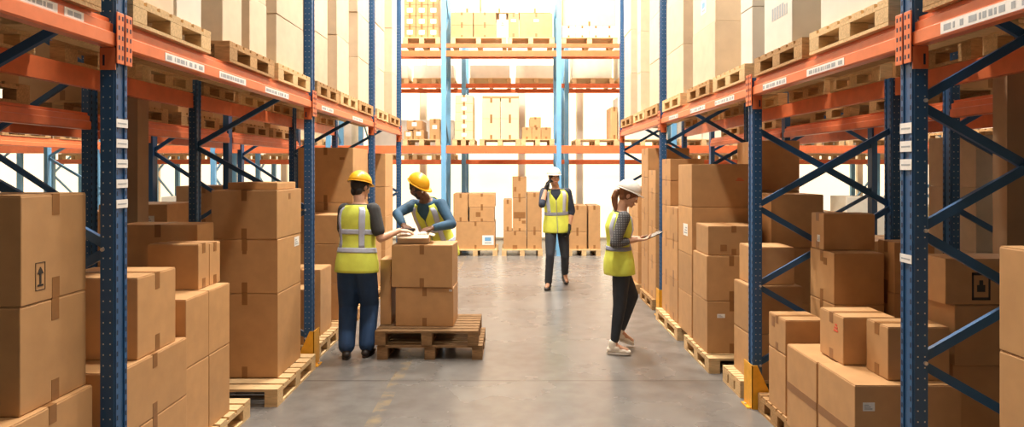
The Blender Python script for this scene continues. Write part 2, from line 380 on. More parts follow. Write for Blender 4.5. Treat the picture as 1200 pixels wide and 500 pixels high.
        finish(bm, 'brim', m, h, 0, 0)
        return h
    def hair(s, m, low=-.045, full=.004):
        bm = bmesh.new()
        ball(bm, s.at((0, -.014, .03)), (.096+full)*s.k, 24, (.82, 1.0, .95), s.hq); ball(bm, s.at((0, -.045, low+.01)), .062*s.k, 16, (1.12, .75, .9), s.hq)
        for q in (-1, 1): ball(bm, s.at((q*.070, .012, .005)), .022*s.k, 10, (.45, .9, 1.2), s.hq)
        def cut(me): pass
        return finish(bm, 'hair', m, s.root, .006, 2)
    def shoes(s, m, sole='sole', hgt=.085, k=1.):
        for q in 'RL':
            d = s.toes[q].normalized(); side = d.cross(V(0, 0, 1)); 
            if side.length < .1: side = V(1, 0, 0)
            side.normalize(); up = side.cross(d).normalized(); Q = Matrix((side, d, up)).transposed().to_quaternion(); A = s.an[q]
            def L(p): return A+Q@(Vector(p)*s.k)
            bm = bmesh.new()
            limb(bm, [L((0, -.01, .02)), L((0, -.015, -.02))], [.045*s.k, .044*s.k])
            for p, rr, sc in (((0, -.035, -.048), .042, (1, 1, .8)), ((0, .02, -.035), .045, (.92, 1.3, .95)), ((0, .09, -.056), .046, (1, 1.1, .62)), ((0, .135, -.062), .040, (1.05, 1.05, .5))): ball(bm, L(p), rr*s.k, 14, sc, Q)
            sh = finish(bm, 'shoe', m, s.root, .007, 2)
            vs = []; b = MB(); n = 28; out = []
            for j in range(n):
                th = 2*math.pi*j/n; y = math.sin(th); w = .043+.006*max(0, y); out.append((math.cos(th)*w, .05+y*.128))
            for z in (-.088, -.070): vs += [L((x, y, z)) for x, y in out]
            b.poly(vs, [tuple(range(n)), tuple(range(n, 2*n))]+[(i, (i+1) % n, n+(i+1) % n, n+i) for i in range(n)], sole); b.obj('sole', sh)
    def glove(s, q, m):
        bm = bmesh.new(); d, nrm, side, curl = s.hands[q]; hand(bm, s.wr[q], d, nrm, side, curl, .0035, s.k*.98); limb(bm, [s.wr[q]-d.normalized()*.03, s.wr[q]+d.normalized()*.03], [.033, .032])
        return finish(bm, 'glove', m, s.root, .006, 2)

def W(px, py, Y): return V((px-HX)*Y/F, Y, EYE-(py-HY)*Y/F)

# 1: worker seen from the back, left of the cart load
Yw = 6.18; c = (418-600)*Yw/F
a = Person('person in yellow helmet, lime vest and navy trousers seen from the back at the pallet', V(c+.00, Yw, .90), V(c+.01, Yw+.06, 1.475), R(-14), R(-28), {'R': -.01, 'L': -.01},
    {'R': W(468, 270, 6.30), 'L': V(-1.50, 6.56, 1.10)}, {'R': V(-1.405, 6.19, .09), 'L': V(-1.585, 6.13, .09)}, {'R': V(.15, 1, 0), 'L': V(-.25, 1, 0)},
    V(c+.010, Yw+.11, 1.625), V(.50, .80, -.22), V(0, .1, 1), 'skinA', k=1.0,
    elbow={'R': V(.2, -.3, -1), 'L': V(-1, -.2, -.6)}, knee={'R': V(0, 1, 0), 'L': V(-.2, 1, 0)}, torso_k=1.04,
    hands={'R': (V(1, .45, -.1), V(0, .3, -1), V(-.3, 1, .2), .5), 'L': (V(.8, .5, 0), V(0, 0, -1), V(0, 1, 0), .5)})
a.trousers('trouserblue', th=.112, kn=.094, hem=.080, to=.93); a.shirt('greyshirt', .72, 'shirt', .008); a.vest(hem=-.14); a.hair('hairdark', -.05); a.helmet('helmety'); a.shoes('shoed', 'shoed'); a.brows('hairdark')

# 2: worker stooping over the open box, facing the camera
hx, hy = -.80, 7.14
stoop = Person('person in yellow helmet stooping over the open box, dark skin, blue sleeves, lime vest', V(hx, hy+.06, .90), V(-.945, hy-.14, 1.475), R(165), R(158), {'R': .0, 'L': .0},
    {'R': W(473, 264, 6.66), 'L': W(506, 267, 6.66)}, {'R': V(-.92, hy+.05, .09), 'L': V(-.68, hy+.02, .09)}, {'R': V(-.2, -1, 0), 'L': V(.15, -1, 0)},
    V(-1.015, hy-.235, 1.605), V(.80, -.30, -.48), V(-.45, .10, .80), 'skinB', k=1.0, mid=V(hx-.08, hy+.02, 1.2),
    elbow={'R': V(-1, .2, .25), 'L': V(1, .3, -.3)}, knee={'R': V(0, -1, 0), 'L': V(0, -1, 0)},
    hands={'R': (V(.55, -.6, -.35), V(.2, -.2, -1), V(1, .4, 0), .6), 'L': (V(-.9, -.4, -.25), V(0, -.3, -1), V(-.3, .9, .3), .5)})
stoop.trousers('trouserblue'); stoop.shirt('denim', 1.85); stoop.vest(hem=-.12, stripes=(.16, .46)); stoop.hair('hairdark', -.02); stoop.helmet('helmety'); stoop.shoes('shoed'); stoop.brows('hairdark')
bm = bmesh.new()
for p, rr, sc in (((0, .052, -.082), .036, (1.25, .85, .75)), ((.045, .03, -.055), .022, (.7, 1, 1.5)), ((-.045, .03, -.055), .022, (.7, 1, 1.5))): ball(bm, stoop.at(p), rr, 14, sc, stoop.hq)
finish(bm, 'beard', 'hairdark', stoop.root, .005, 2)

# 3: man walking towards the camera with a phone
Ym = 9.85; mx = (652.5-600)*Ym/F
d = Person('person in white helmet walking forward, phone at ear, lime vest and dark trousers', V(mx+.00, Ym, .94), V(mx-.02, Ym-.02, 1.52), R(180), R(176), {'R': .01, 'L': -.01},
    {'R': W(640, 221, Ym-.15), 'L': W(667, 266, Ym-.08)}, {'R': V(mx-.14, Ym-.16, .09), 'L': V(mx+.15, Ym+.30, .17)}, {'R': V(-.25, -1, 0), 'L': V(.15, -.85, -.55)},
    V(mx-.045, Ym-.045, 1.675), V(.25, -1, .02), V(0, 0, 1), 'skinA', k=1.03,
    elbow={'R': V(-.30, .0, -1), 'L': V(1, .6, -.1)}, knee={'R': V(0, -1, 0), 'L': V(0, -1, 0)},
    hands={'R': (V(.15, .1, 1), V(.9, .2, 0), V(.1, -1, 0), 1.0), 'L': (V(0, -.15, -1), V(-1, 0, 0), V(0, -1, 0), .8)})
d.trousers('trouserdark', th=.094, kn=.066, hem=.056); d.shirt('navyshirt', 1.25); d.vest(hem=-.16, stripes=(.34, .34)); d.hair('hairdark', -.03); d.helmet('helmetw'); d.shoes('shoed', 'ink'); d.brows('hairdark'); d.glove('R', 'glove'); d.glove('L', 'glove')
hp = d.o+d.wr['R']+V(.045, -.01, .08)
ph = MB().box(-.008, .008, -.035, .035, -.07, .07, 'device', ch=.003).box(.008, .009, -.030, .030, -.06, .062, 'screen').obj('mobile_phone', None, hp); ph.rotation_euler = (R(-8), R(6), 0)
tag(ph, 'black phone held to the ear by the walking person', 'phone')

# 4: woman in profile looking at a tablet
Yg = 6.32; gx = (727-600)*Yg/F
g = Person('person with brown ponytail, white helmet and lime vest reading a tablet in profile', V(gx-.015, Yg, .92), V(gx+.01, Yg-.01, 1.40), R(-80), R(-88), {'R': 0, 'L': 0},
    {'R': W(745, 281, Yg-.12), 'L': W(748, 279, Yg+.10)}, {'R': V(gx-.075, Yg-.07, .09), 'L': V(gx+.035, Yg+.20, .15)}, {'R': V(1, -.22, 0), 'L': V(1, -.05, -.35)},
    V(gx+.075, Yg-.02, 1.545), V(1, -.12, -.42), V(.4, 0, 1), 'skinA', k=.95, female=True, mid=V(gx-.03, Yg, 1.15),
    elbow={'R': V(-.35, -.2, -1), 'L': V(-.3, .2, -1)}, knee={'R': V(1, -.1, 0), 'L': V(1, .1, 0)},
    hands={'R': (V(1, .15, .02), V(0, .3, 1), V(.2, 1, 0), .5), 'L': (V(1, -.3, .05), V(0, 0, 1), V(.2, -1, .1), .4)})
g.trousers('trouserdark', th=.098, kn=.070, hem=.045, to=.86); g.shirt('plaid', 1.55); g.vest(hem=-.29, stripes=(.25, .25), flare=.015); g.helmet('helmetw'); g.shoes('shoew'); g.brows('hairbrown')
hr = g.hair('hairbrown', -.03)
bm = bmesh.new(); limb(bm, [g.at((0, -.085, .02)), g.at((0, -.125, -.01)), g.at((0, -.125, -.07)), g.at((0, -.09, -.14)), g.at((.01, -.05, -.20))], [.022, .032, .034, .028, .012]); finish(bm, 'ponytail', 'hairbrown', hr, .006, 3)
tp = g.o+(g.wr['R']+g.wr['L'])/2+V(.15, 0, .035)
t = empty('tablet', tp, 0, 'black tablet in the hands of the person with the ponytail', 'tablet'); t.rotation_euler = (0, R(-24), 0)
MB().box(-.10, .10, -.075, .075, -.004, .004, 'device', ch=.003).obj('case', t); MB().box(-.09, .09, -.066, .066, .0042, .005, 'screen').obj('screen', t)

# ------------------------------------------------------------------ setting
def slab(name, *b, m): 
    o = MB().box(*b, m).obj(name); o['kind'] = 'structure'; return o
RX, RY0, RY1, RZ = 13.5, -5.0, 16.6, 9.0
slab('floor', -RX, RX, RY0, RY1, -.1, 0, m='floor')
slab('wall_back', -RX, RX, RY1, RY1+.15, -.1, RZ, m='wall')
slab('wall_left', -RX-.15, -RX, RY0, RY1, -.1, RZ, m='wall')
slab('wall_right', RX, RX+.15, RY0, RY1, -.1, RZ, m='wall')
slab('wall_front', -RX, RX, RY0-.15, RY0, -.1, RZ, m='wallgrey')
slab('ceiling', -RX, RX, RY0, RY1, RZ, RZ+.15, m='ceil')
for i, x in enumerate((-9.2, -5.9, -2.3, .25, 1.75, 5.5, 9.0)):      # cladding pilasters on the end wall
    slab('trim_%d' % (i+1), x-.07, x+.07, RY1-.06, RY1-.002, 0, RZ-.01, m='wall')
M['daylight'] = emis('daylight_panel', (1, .83, .58), .95)  # emission for the added end-wall panels
for i, (xa, xb) in enumerate(((-13.3, -9.3), (-9.1, -6.0), (-5.8, -2.4), (-2.2, .15), (.35, 1.65), (1.85, 5.4), (5.6, 8.9), (9.1, 13.3))):   # glowing panels added over the cream end wall to brighten the far end
    slab('window_%d' % (i+6), xa, xb, RY1-.03, RY1-.003, .06, RZ-.3, m='daylight')
slab('column_left', -3.26, -3.10, 5.3, 5.46, 0, RZ-.002, m='column')
slab('column_right', 3.11, 3.23, 4.02, 4.14, 0, RZ-.002, m='column')

# ------------------------------------------------------------------ racking
def upright_mesh(h, near, mcol='blue', wx=.066, wy=.10, s=1, front='x'):
    """open-front perforated post. s=+1: aisle face looks to -x"""
    b = MB(); t = .006
    b.box(-wx/2, wx/2, -wy/2, wy/2, 0, h, mcol, ch=.006 if near else 0)
    fx = -s*wx/2
    if near:
        # two raised lips on the aisle face with rows of slots between them
        for q in (-1, 1): b.box(min(fx, fx-s*.006), max(fx, fx-s*.006), q*.033-.010, q*.033+.010, 0, h, mcol)
        z = .12
        while z < min(h, 4.2):
            x0, x1 = sorted((fx-s*.0065, fx-s*.003))
            for q in (-1, 1): b.box(x0, x1, q*.033-.005, q*.033+.005, z, z+.022, 'hole')
            for q in (-.016, .016): b.box(q-.003, q+.003, -wy/2-.0008, -wy/2+.001, z+.008, z+.014, 'bolt')
            z += .05
    return b.mesh('upright')
_um = {}
def upright(parent, x, y, h, near, mcol, s):
    k = (h, near, mcol, s)
    if k not in _um: _um[k] = upright_mesh(h, near, mcol, s=s)
    o = mesh_obj('upright', _um[k], parent, (x, y, .008))
    b = MB().box(x-.06, x+.06, y-.075, y+.075, 0, .008, mcol); b.obj('foot_plate', parent)
    return o
def rack_frame(xf, xr, y, h, label, s, braces='X', near=True, mcol='blue', stickers=(), group=None):
    """xf: x of aisle-side post centre, xr: rear post centre"""
    root = empty('rack_frame', (xf, y, 0), 0, label, 'rack frame', group)
    dx = xr-xf
    upright(root, 0, 0, h, near, mcol, s); upright(root, dx, 0, h, near, mcol, s)
    if braces == 'X':
        ns = [.30, .91, 1.52, 2.12, 2.73, 3.33, 3.94]; ns = [n for n in ns if n < h-.05]
        for a, c in zip(ns[:-1], ns[1:]):
            MB().bar((0, -.012, a), (dx, -.012, c), .022, .042, mcol).obj('brace', root)
            MB().bar((0, .012, c), (dx, .012, a), .022, .042, mcol).obj('brace', root)
    else:
        zs = [.25, .85, 1.43, 2.02, 2.62, 3.2, 3.8, 4.4]; zs = [z for z in zs if z < h-.05]
        for i in range(len(zs)-1):
            xa, xb = (0, dx) if i % 2 == 0 else (dx, 0)
            MB().bar((xa, 0, zs[i]), (xb, 0, zs[i+1]), .026, .042, mcol).obj('brace', root)
    if near:
        for z in ([.30, .91, 1.52, 2.12] if braces == 'X' else [.25, 1.43]):
            MB().cyl((s*.018, -.058, z), (s*.018, -.050, z), .009, .009, 'bolt').obj('bolt', root)
    for (z0, z1) in stickers:
        x0, x1 = sorted((-s*.033-s*.0072, -s*.033-s*.0090))
        MB().box(x0, x1, -.044, .044, z0, z1, 'label').box(x0-.0006, x1+.0006, -.034, .034, z0+(z1-z0)*.4, z0+(z1-z0)*.55, 'greyink').obj('sticker', root)
    return root
BZ0, BZ1 = 2.37, 2.505
def beam_mesh(length, s, z0, z1, col='orange'):
    b = MB(); h = z1-z0
    # stepped box profile: deeper lower body, set-back upper lip
    pr = [(0, 0), (.052, 0), (.052, h), (.022, h), (.022, h*.86), (.004, h*.80), (.004, h*.52), (-.008, h*.46), (-.008, h*.06)]
    vs = []
    for y in (0, length):
        for (px, pz) in pr: vs.append((s*px, y, pz))
    n = len(pr)
    b.poly(vs, [(i, (i+1) % n, n+(i+1) % n, n+i) for i in range(n)]+[tuple(range(n))[::-1], tuple(range(n, 2*n))], col)
    return b
def side_beam(x, ya, yb, s, label, z0=BZ0, labels=(), group=None, near=True, connectors=True):
    """beam along Y, outer face towards aisle (-s)"""
    root = empty('rack_beam', (x, ya, z0), 0, label, 'rack beam', group)
    b = beam_mesh(yb-ya, s, 0, .135); b.obj('rail', root)
    if connectors:
        for ye in (0, yb-ya):
            sg = 1 if ye == 0 else -1
            c = MB(); x0, x1 = sorted((-s*.014, -s*.008-s*.012))
            c.box(x0, x1, min(ye-sg*.046, ye+sg*.008), max(ye-sg*.046, ye+sg*.008), -.075, .165, 'orange', ch=.003)
            if near:
                for k in range(5):
                    for q in (-.034, -.008):
                        yy = ye+sg*q; c.box(x0-.001 if s > 0 else x1-.0005, x0+.0005 if s > 0 else x1+.001, yy-.005, yy+.005, -.055+k*.046, -.035+k*.046, 'hole')
            c.obj('connector', root)
            if sg < 0 and near:
                xa_, xb_ = sorted((-s*.008, s*.064))
                MB().box(xa_, xb_, ye-.005, ye+.0015, -.105, -.001, 'orange', ch=.001).box(*sorted((s*.040, s*.050)), ye-.0058, ye-.0045, -.085, -.035, 'hole').obj('bracket', root)
    for (u0, u1, zz0, zz1, kind) in labels:
        l = MB(); fx = -s*(-.004 if zz0 > .06 else .008)
        fx = s*.004 if zz0 > .065 else -s*.008
        a, c_ = sorted((fx, fx-s*.0015)); l.box(a, c_, u0, u1, zz0, zz1, 'label')
        a2, c2 = sorted((fx-s*.0012, fx-s*.0022)); u = u0+.02
        rnd = random.Random(int(u0*1000))
        while u < u1-.03:
            w = rnd.choice((.012, .02, .03, .045)); hh = (zz1-zz0)
            if kind == 'g': l.box(a2, c2, u, u+w, zz0+hh*.22, zz0+hh*.75, 'greyink')
            u += w+rnd.choice((.008, .012, .03))
        l.obj('label', root)
    return root

S = {-1: 'left', 1: 'right'}
ordn = ['first', 'second', 'third', 'fourth', 'fifth', 'sixth', 'seventh', 'eighth', 'ninth', 'tenth', 'eleventh', 'twelfth']
XF = 1.85; XR = 2.95
LY = [2.98, 5.90, 8.55, 10.6]; RYY = [2.95, 4.91, 7.94, 10.9]
# stickers on the two big posts: heights taken off the posts themselves
stL = [(2.00, 2.04), (1.905, 1.945), (1.81, 1.85), (1.715, 1.755), (1.62, 1.66)]
stR = [(1.97, 2.02), (1.885, 1.935), (1.80, 1.85), (1.365, 1.405)]
nameL = ['big near left', 'second left', 'third left', 'last left']; nameR = ['big near right', 'second right', 'third right', 'last right']
for i, y in enumerate(LY):
    rack_frame(-XF-.037, -XR, y+.05, 6.6, 'blue perforated rack frame, the %s post pair along the aisle' % nameL[i], -1, 'Z', True, stickers=stL if i == 0 else (), mcol='blue')
for i, y in enumerate(RYY):
    rack_frame(XF+.037, XR, y+.05, 6.6 if i != 1 else 2.5, 'blue perforated rack frame with crossed braces, the %s pair along the aisle' % nameR[i], 1, 'X', True, stickers=stR if i == 0 else ())
bayn = ['over the nearest boxes', 'in the bay behind the big post', 'in the middle bay', 'in the farthest bay']
for s, YY in ((-1, LY), (1, RYY)):
    ys = [.35]+YY
    for i in range(4):
        a, b = ys[i]+.1+.002, ys[i+1]-.002
        labs = []
        if s < 0:
            if i == 0: labs = [(1.72, 2.16, .070, .108, 'g'), (2.20, 2.32, .070, .108, 'g')]
            if i == 1: labs = [(.32, .75, .012, .055, 'g'), (.95, 1.35, .012, .055, 'g'), (1.7, 2.2, .012, .055, 'g')]
            if i == 2: labs = [(.2, .6, .012, .055, 'g'), (1.4, 1.9, .012, .055, 'g')]
        else:
            if i == 0: labs = [(1.30, 2.30, .012, .062, 'g')]
            if i == 1: labs = [(.5, .95, .012, .055, 'g'), (1.25, 1.65, .012, .055, 'g')]
            if i == 2: labs = [(.3, .8, .012, .055, 'g'), (1.1, 1.6, .012, .055, 'g'), (2.1, 2.5, .012, .055, 'g')]
        sx = s*(XF+.002)
        side_beam(sx, a, b, s, 'orange %s front shelf beam with white labels %s' % (S[s], bayn[i]), labels=labs)
        side_beam(s*(XR+.04), a, b, -s, 'orange %s rear shelf beam %s' % (S[s], bayn[i]), connectors=False)
# second racking rows, back to back
for y in (5.10, 7.60, 10.1):
    rack_frame(-3.4, -4.3, y+.05, 5.5, 'blue frame of the second left row, %s' % {5.10: 'nearest of that row', 7.60: 'middle of that row', 10.1: 'farthest of that row'}[y], -1, 'Z', y < 6)
for y in (4.93, 7.94, 10.9):
    rack_frame(3.42, 4.5, y+.05, 5.5, 'blue frame of the second right row, %s' % {4.93: 'nearest of that row', 7.94: 'middle of that row', 10.9: 'farthest of that row'}[y], 1, 'X', y < 6)
for s, ys, xf, xr in ((-1, [2.4, 5.10, 7.60, 10.1], 3.36, 4.34), (1, [2.2, 4.93, 7.94, 10.9], 3.38, 4.54)):
    for i in range(3):
        w = ['nearest', 'middle', 'farthest'][i]
        for zb, wl in ((2.12 if s < 0 else 2.2, 'lower'),):
            side_beam(s*xf, ys[i]+.102, ys[i+1]-.002, s, 'orange inner beam of the second %s row, %s bay' % (S[s], w), z0=zb, connectors=False)
            side_beam(s*xr, ys[i]+.102, ys[i+1]-.002, -s, 'orange outer beam of the second %s row, %s bay' % (S[s], w), z0=zb, connectors=False)
# third rows across the outer aisles
for s in (-1, 1):
    for j, y in enumerate((6.0, 8.7, 11.3)):
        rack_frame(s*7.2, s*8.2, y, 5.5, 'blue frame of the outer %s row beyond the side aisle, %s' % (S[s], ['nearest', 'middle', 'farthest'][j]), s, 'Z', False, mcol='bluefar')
    for j, (a, b) in enumerate(((6.05, 8.65), (8.75, 11.25))):
        side_beam(s*7.15, a, b, s, 'orange beam of the outer %s row, %s bay' % (S[s], ['nearer', 'farther'][j]), z0=2.15, connectors=False)
# end rack across the back
EX = [-1.43+2.41*k for k in range(-4, 6)]
EY = 13.4
for k, x in enumerate(EX):
    for y0, nm in ((EY, 'front'), (15.0, 'rear')):
        lab = 'light blue end-rack frame, %s row, %s from the left wall' % (nm, ordn[k])
        root = empty('rack_frame', (x+(.0 if nm == 'front' else .3), y0, 0), 0, lab, 'rack frame')
        for dy in (0, 1.0):
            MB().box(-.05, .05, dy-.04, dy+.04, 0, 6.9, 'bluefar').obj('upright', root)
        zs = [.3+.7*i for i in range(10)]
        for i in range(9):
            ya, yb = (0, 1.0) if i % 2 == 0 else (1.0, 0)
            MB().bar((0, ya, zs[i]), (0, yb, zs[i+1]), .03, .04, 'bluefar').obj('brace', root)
def cross_beam(xa, xb, y, z, h, label, lip=True, col='orange'):
    b = MB().box(xa, xb, y-.02, y+.03, z, z+h, col, ch=.004)
    if lip: b.box(xa, xb, y-.035, y-.02, z, z+h*.45, col)
    o = b.obj('rack_beam'); return tag(o, label, 'rack beam')
for k in range(len(EX)-1):
    xa, xb = EX[k]+.052, EX[k+1]-.052
    pos = '%s bay from the left' % ordn[k]
    cross_beam(xa, xb, EY-.01, 2.15, .16, 'orange lower front beam of the end rack, '+pos)
    cross_beam(xa, xb, EY-.01, 4.355, .085, 'orange upper rail of the high end-rack shelf, '+pos, False)
    cross_beam(xa, xb, EY-.01, 4.17, .125, 'orange lower rail of the high end-rack shelf, '+pos)
    cross_beam(xa, xb, EY+1.01, 2.17, .14, 'orange lower back beam of the end rack, '+pos, False)
    cross_beam(xa, xb, EY+1.01, 4.30, .14, 'orange upper back beam of the end rack, '+pos, False)
    cross_beam(xa+.3, xb+.3, 14.99, 1.94, .10, 'orange low beam of the row against the end wall, '+pos, False)
    cross_beam(xa+.3, xb+.3, 14.99, 3.72, .10, 'orange high beam of the row against the end wall, '+pos, False)
    cross_beam(xa+.3, xb+.3, 15.99, 1.94, .10, 'orange low rear beam touching the end wall side, '+pos, False)
    cross_beam(xa+.3, xb+.3, 15.99, 3.72, .10, 'orange high rear beam touching the end wall side, '+pos, False)

# yellow guards at the post feet
def guard(x, y, s, label):
    root = empty('post_guard', (x, y, 0), 0, label, 'post guard')
    t = .006; b = MB(); w = .09
    # bent steel: aisle-side plate, camera-side plate with sloped top, base tab
    x0 = -s*.085
    def plate(pts, th_axis, th):
        vs = [tuple(p) for p in pts]+[tuple(Vector(p)+Vector(th_axis)*th) for p in pts]; n = len(pts)
        b.poly(vs, [tuple(range(n))[::-1], tuple(range(n, 2*n))]+[(i, (i+1) % n, n+(i+1) % n, n+i) for i in range(n)], 'yellow')
    plate([(x0, -w, 0), (x0, w*.9, 0), (x0, w*.9, .33), (x0, -w, .33)], (s, 0, 0), t)
    plate([(x0, -w, 0), (x0+s*.15, -w, 0), (x0+s*.15, -w, .09), (x0+s*.04, -w, .33), (x0, -w, .33)], (0, 1, 0), t)
    b.obj('shield', root)
    MB().box(*sorted((x0-s*.03, x0-s*.001)), -w*.8, w*.7, 0, .008, 'yellow').cyl((x0-s*.018, 0, .008), (x0-s*.018, 0, .02), .009, .009, 'bolt', 6).obj('base_tab', root)
guard(1.89, 4.90, 1, 'yellow steel post guard at the foot of the second right post')
guard(1.89, 7.93, 1, 'yellow steel post guard beyond the woman, third right post')
guard(-1.89, 5.92, -1, 'yellow steel post guard beside the left worker, second left post')

# ------------------------------------------------------------------ pallets
PW, PD, PH = 1.16, .80, .135     # x, y, z
_pm = {}
def pallet_parts(w, d, m):
    k = (w, d, m)
    if k in _pm: return _pm[k]
    deck = MB(); n = 7; bw = d/n*.80
    for i in range(n):
        y0 = (d-bw)*i/(n-1); deck.box(-w/2, w/2, y0-d/2, y0+bw-d/2, PH-.02, PH, m)
    for i in range(3):
        x = -w/2+.05+(w-.1)*i/2; deck.box(x-.05, x+.05, -d/2, d/2, PH-.04, PH-.0205, m)
    deck = deck.mesh('deck_boards')
    block = MB().box(-.05, .05, -.06, .06, .0185, PH-.041, m, ch=.003).mesh('block')
    bot = MB().box(-.05, .05, -d/2, d/2, 0, .018, m).mesh('bottom_board')
    _pm[k] = (deck, block, bot); return _pm[k]
def pallet(x, y, z, label, w=PW, d=PD, m='wood', rz=0, group=None, parts=True):
    """x,y: centre"""
    deck, block, bot = pallet_parts(w, d, m)
    root = empty('wooden_pallet', (x, y, z), rz, label, 'pallet', group)
    mesh_obj('deck', deck, root)
    for i in range(3):
        bx = -w/2+.05+(w-.1)*i/2
        mesh_obj('bottom_board', bot, root, (bx, 0, 0))
        for j in range(3): mesh_obj('block', block, root, (bx, (-d/2+.06)+(d-.12)*j/2, 0))
    return root

# ------------------------------------------------------------------ cardboard boxes
def cbox(x0, x1, y0, y1, z0, z1, label, m='card', rz=0, group=None, tape='side', marks=(), toptape=True, name='cardboard_box', simple=False):
    """tape: 'side' -> tabs on x faces (seam along x), 'front' -> tabs on the y faces (seam along y)"""
    cx, cy = (x0+x1)/2, (y0+y1)/2; w, d, h = x1-x0, y1-y0, z1-z0-.002
    if simple:
        b = MB().box(-w/2, w/2, -d/2, d/2, 0, h, m, ch=.006)
        o = b.obj(name, None, (cx, cy, z0)); o.rotation_euler.z = rz; return tag(o, label, 'box', group)
    root = empty(name, (cx, cy, z0), rz, label, 'box', group)
    b = MB(); b.box(-w/2, w/2, -d/2, d/2, 0, h-.004, m, ch=.005)
    # four closing flaps on top: two outer ones meeting at the seam
    if tape == 'side':
        b.box(-w/2+.003, w/2-.003, -d/2+.003, -.0015, h-.004, h, m); b.box(-w/2+.003, w/2-.003, .0015, d/2-.003, h-.004, h, m)
    else:
        b.box(-w/2+.003, -.0015, -d/2+.003, d/2-.003, h-.004, h, m); b.box(.0015, w/2-.003, -d/2+.003, d/2-.003, h-.004, h, m)
    b.obj('carton', root)
    if tape:
        tw = .022; e = .0012; L1 = min(.09, h*.22); q = 1 if (x0+x1) < 0 else -1
        t = MB(); u = MB()
        if tape == 'side':
            a_, c_ = sorted((q*w/2, q*(w/2+e)))
            t.box(a_, c_, -tw, tw, h-L1, h+e, 'tape'); u.box(a_, c_, -tw, tw, 0, L1, 'tape')
            if toptape: t.box(-w/2, w/2, -tw, tw, h, h+e, 'tape')
        else:
            t.box(-tw, tw, -d/2-e, -d/2, h-L1, h+e, 'tape'); u.box(-tw, tw, -d/2-e, -d/2, 0, L1, 'tape')
            if toptape: t.box(-tw, tw, -d/2, d/2, h, h+e, 'tape')
        t.obj('tape', root); u.obj('tape', root)
    for mk in marks: mark(root, w, d, h, *mk)
    return root
def mark(root, w, d, h, face, kind, u, v, su, sv):
    """face 'L','R' (x faces) or 'F' (towards camera); u,v centre as fraction; su,sv metres"""
    e = .0015
    def P(a, c, zc, zd, m, b, off=0.):
        # a..c along face axis (metres from centre), zc..zd heights
        if face == 'F': b.box(a, c, -d/2-e-off, -d/2-off, zc, zd, m)
        elif face == 'R': b.box(w/2+off, w/2+e+off, a, c, zc, zd, m)
        else: b.box(-w/2-e-off, -w/2-off, a, c, zc, zd, m)
    L = d if face in 'LR' else w
    uc = (u-.5)*L; vc = v*h; b = MB(); nm = 'label'
    if kind == 'white':
        P(uc-su/2, uc+su/2, vc-sv/2, vc+sv/2, 'label', b)
        for k in range(3): P(uc-su*.38, uc+su*(.3-.15*k), vc-sv*.3+k*sv*.22, vc-sv*.2+k*sv*.22, 'greyink', b, .001)
    elif kind == 'blue':
        P(uc-su/2, uc+su/2, vc-sv/2, vc+sv/2, 'label', b)
        P(uc-su*.28, uc+su*.28, vc-sv*.1, vc+sv*.3, 'blueink', b, .001); P(uc-su*.3, uc+su*.3, vc-sv*.35, vc-sv*.22, 'greyink', b, .001)
    elif kind == 'arrow':
        nm = 'arrow_mark'; t = su*.09
        for (a, c, z0, z1) in ((-su/2, -su/2+t*.5, -sv/2, sv/2), (su/2-t*.5, su/2, -sv/2, sv/2), (-su/2, su/2, -sv/2, -sv/2+t*.5), (-su/2, su/2, sv/2-t*.5, sv/2)): P(uc+a, uc+c, vc+z0, vc+z1, 'ink', b)
        P(uc-t, uc+t, vc-sv*.28, vc+sv*.12, 'ink', b); P(uc-su*.3, uc+su*.3, vc-sv*.36, vc-sv*.29, 'ink', b)
        for k in range(5): P(uc-su*(.3-.06*k), uc+su*(.3-.06*k), vc+sv*(.08+.05*k), vc+sv*(.131+.05*k), 'ink', b)
    elif kind == 'handle':
        nm = 'printed_mark'
        for (a, c, z0, z1) in ((-.5, -.4, -.5, .5), (.4, .5, -.5, .5), (-.5, .5, .4, .5), (-.5, .5, -.5, -.4)): P(uc+a*su, uc+c*su, vc+z0*sv, vc+z1*sv, 'ink', b)
        P(uc-su*.22, uc+su*.22, vc-sv*.2, vc+sv*.05, 'ink', b); P(uc-su*.1, uc+su*.1, vc+sv*.05, vc+sv*.22, 'ink', b)
    elif kind == 'dark':
        nm = 'printed_mark'; P(uc-su/2, uc+su/2, vc-sv/2, vc+sv/2, 'tape', b)
    elif kind == 'red':
        nm = 'printed_mark'
        for k in range(3): P(uc-su/2+k*su*.1, uc+su/2-k*su*.15, vc-sv/2+k*sv*.35, vc-sv/2+k*sv*.35+sv*.2, 'redink', b)
    elif kind == 'band':
        nm = 'tape_band'; P(-L/2, L/2, vc-sv/2, vc+sv/2, 'tape', b)
    elif kind == 'print':
        nm = 'printed_text'
        rnd = random.Random(int(u*100+v*10)); a = uc-su/2
        while a < uc+su/2-.02:
            ww = rnd.choice((.015, .025, .03)); P(a, a+ww, vc-sv/2, vc+sv/2*rnd.choice((.6, 1)), 'greyink', b); a += ww+.015
    b.obj(nm, root)
TI = {1: ['standing alone'], 2: ['bottom', 'top'], 3: ['bottom', 'middle', 'top'], 4: ['bottom', 'second from the floor', 'third from the floor', 'top'],
      5: ['bottom', 'second from below', 'third from below', 'fourth from below', 'top'], 6: ['bottom', 'second from below', 'third from below', 'fourth from below', 'fifth from below', 'top']}
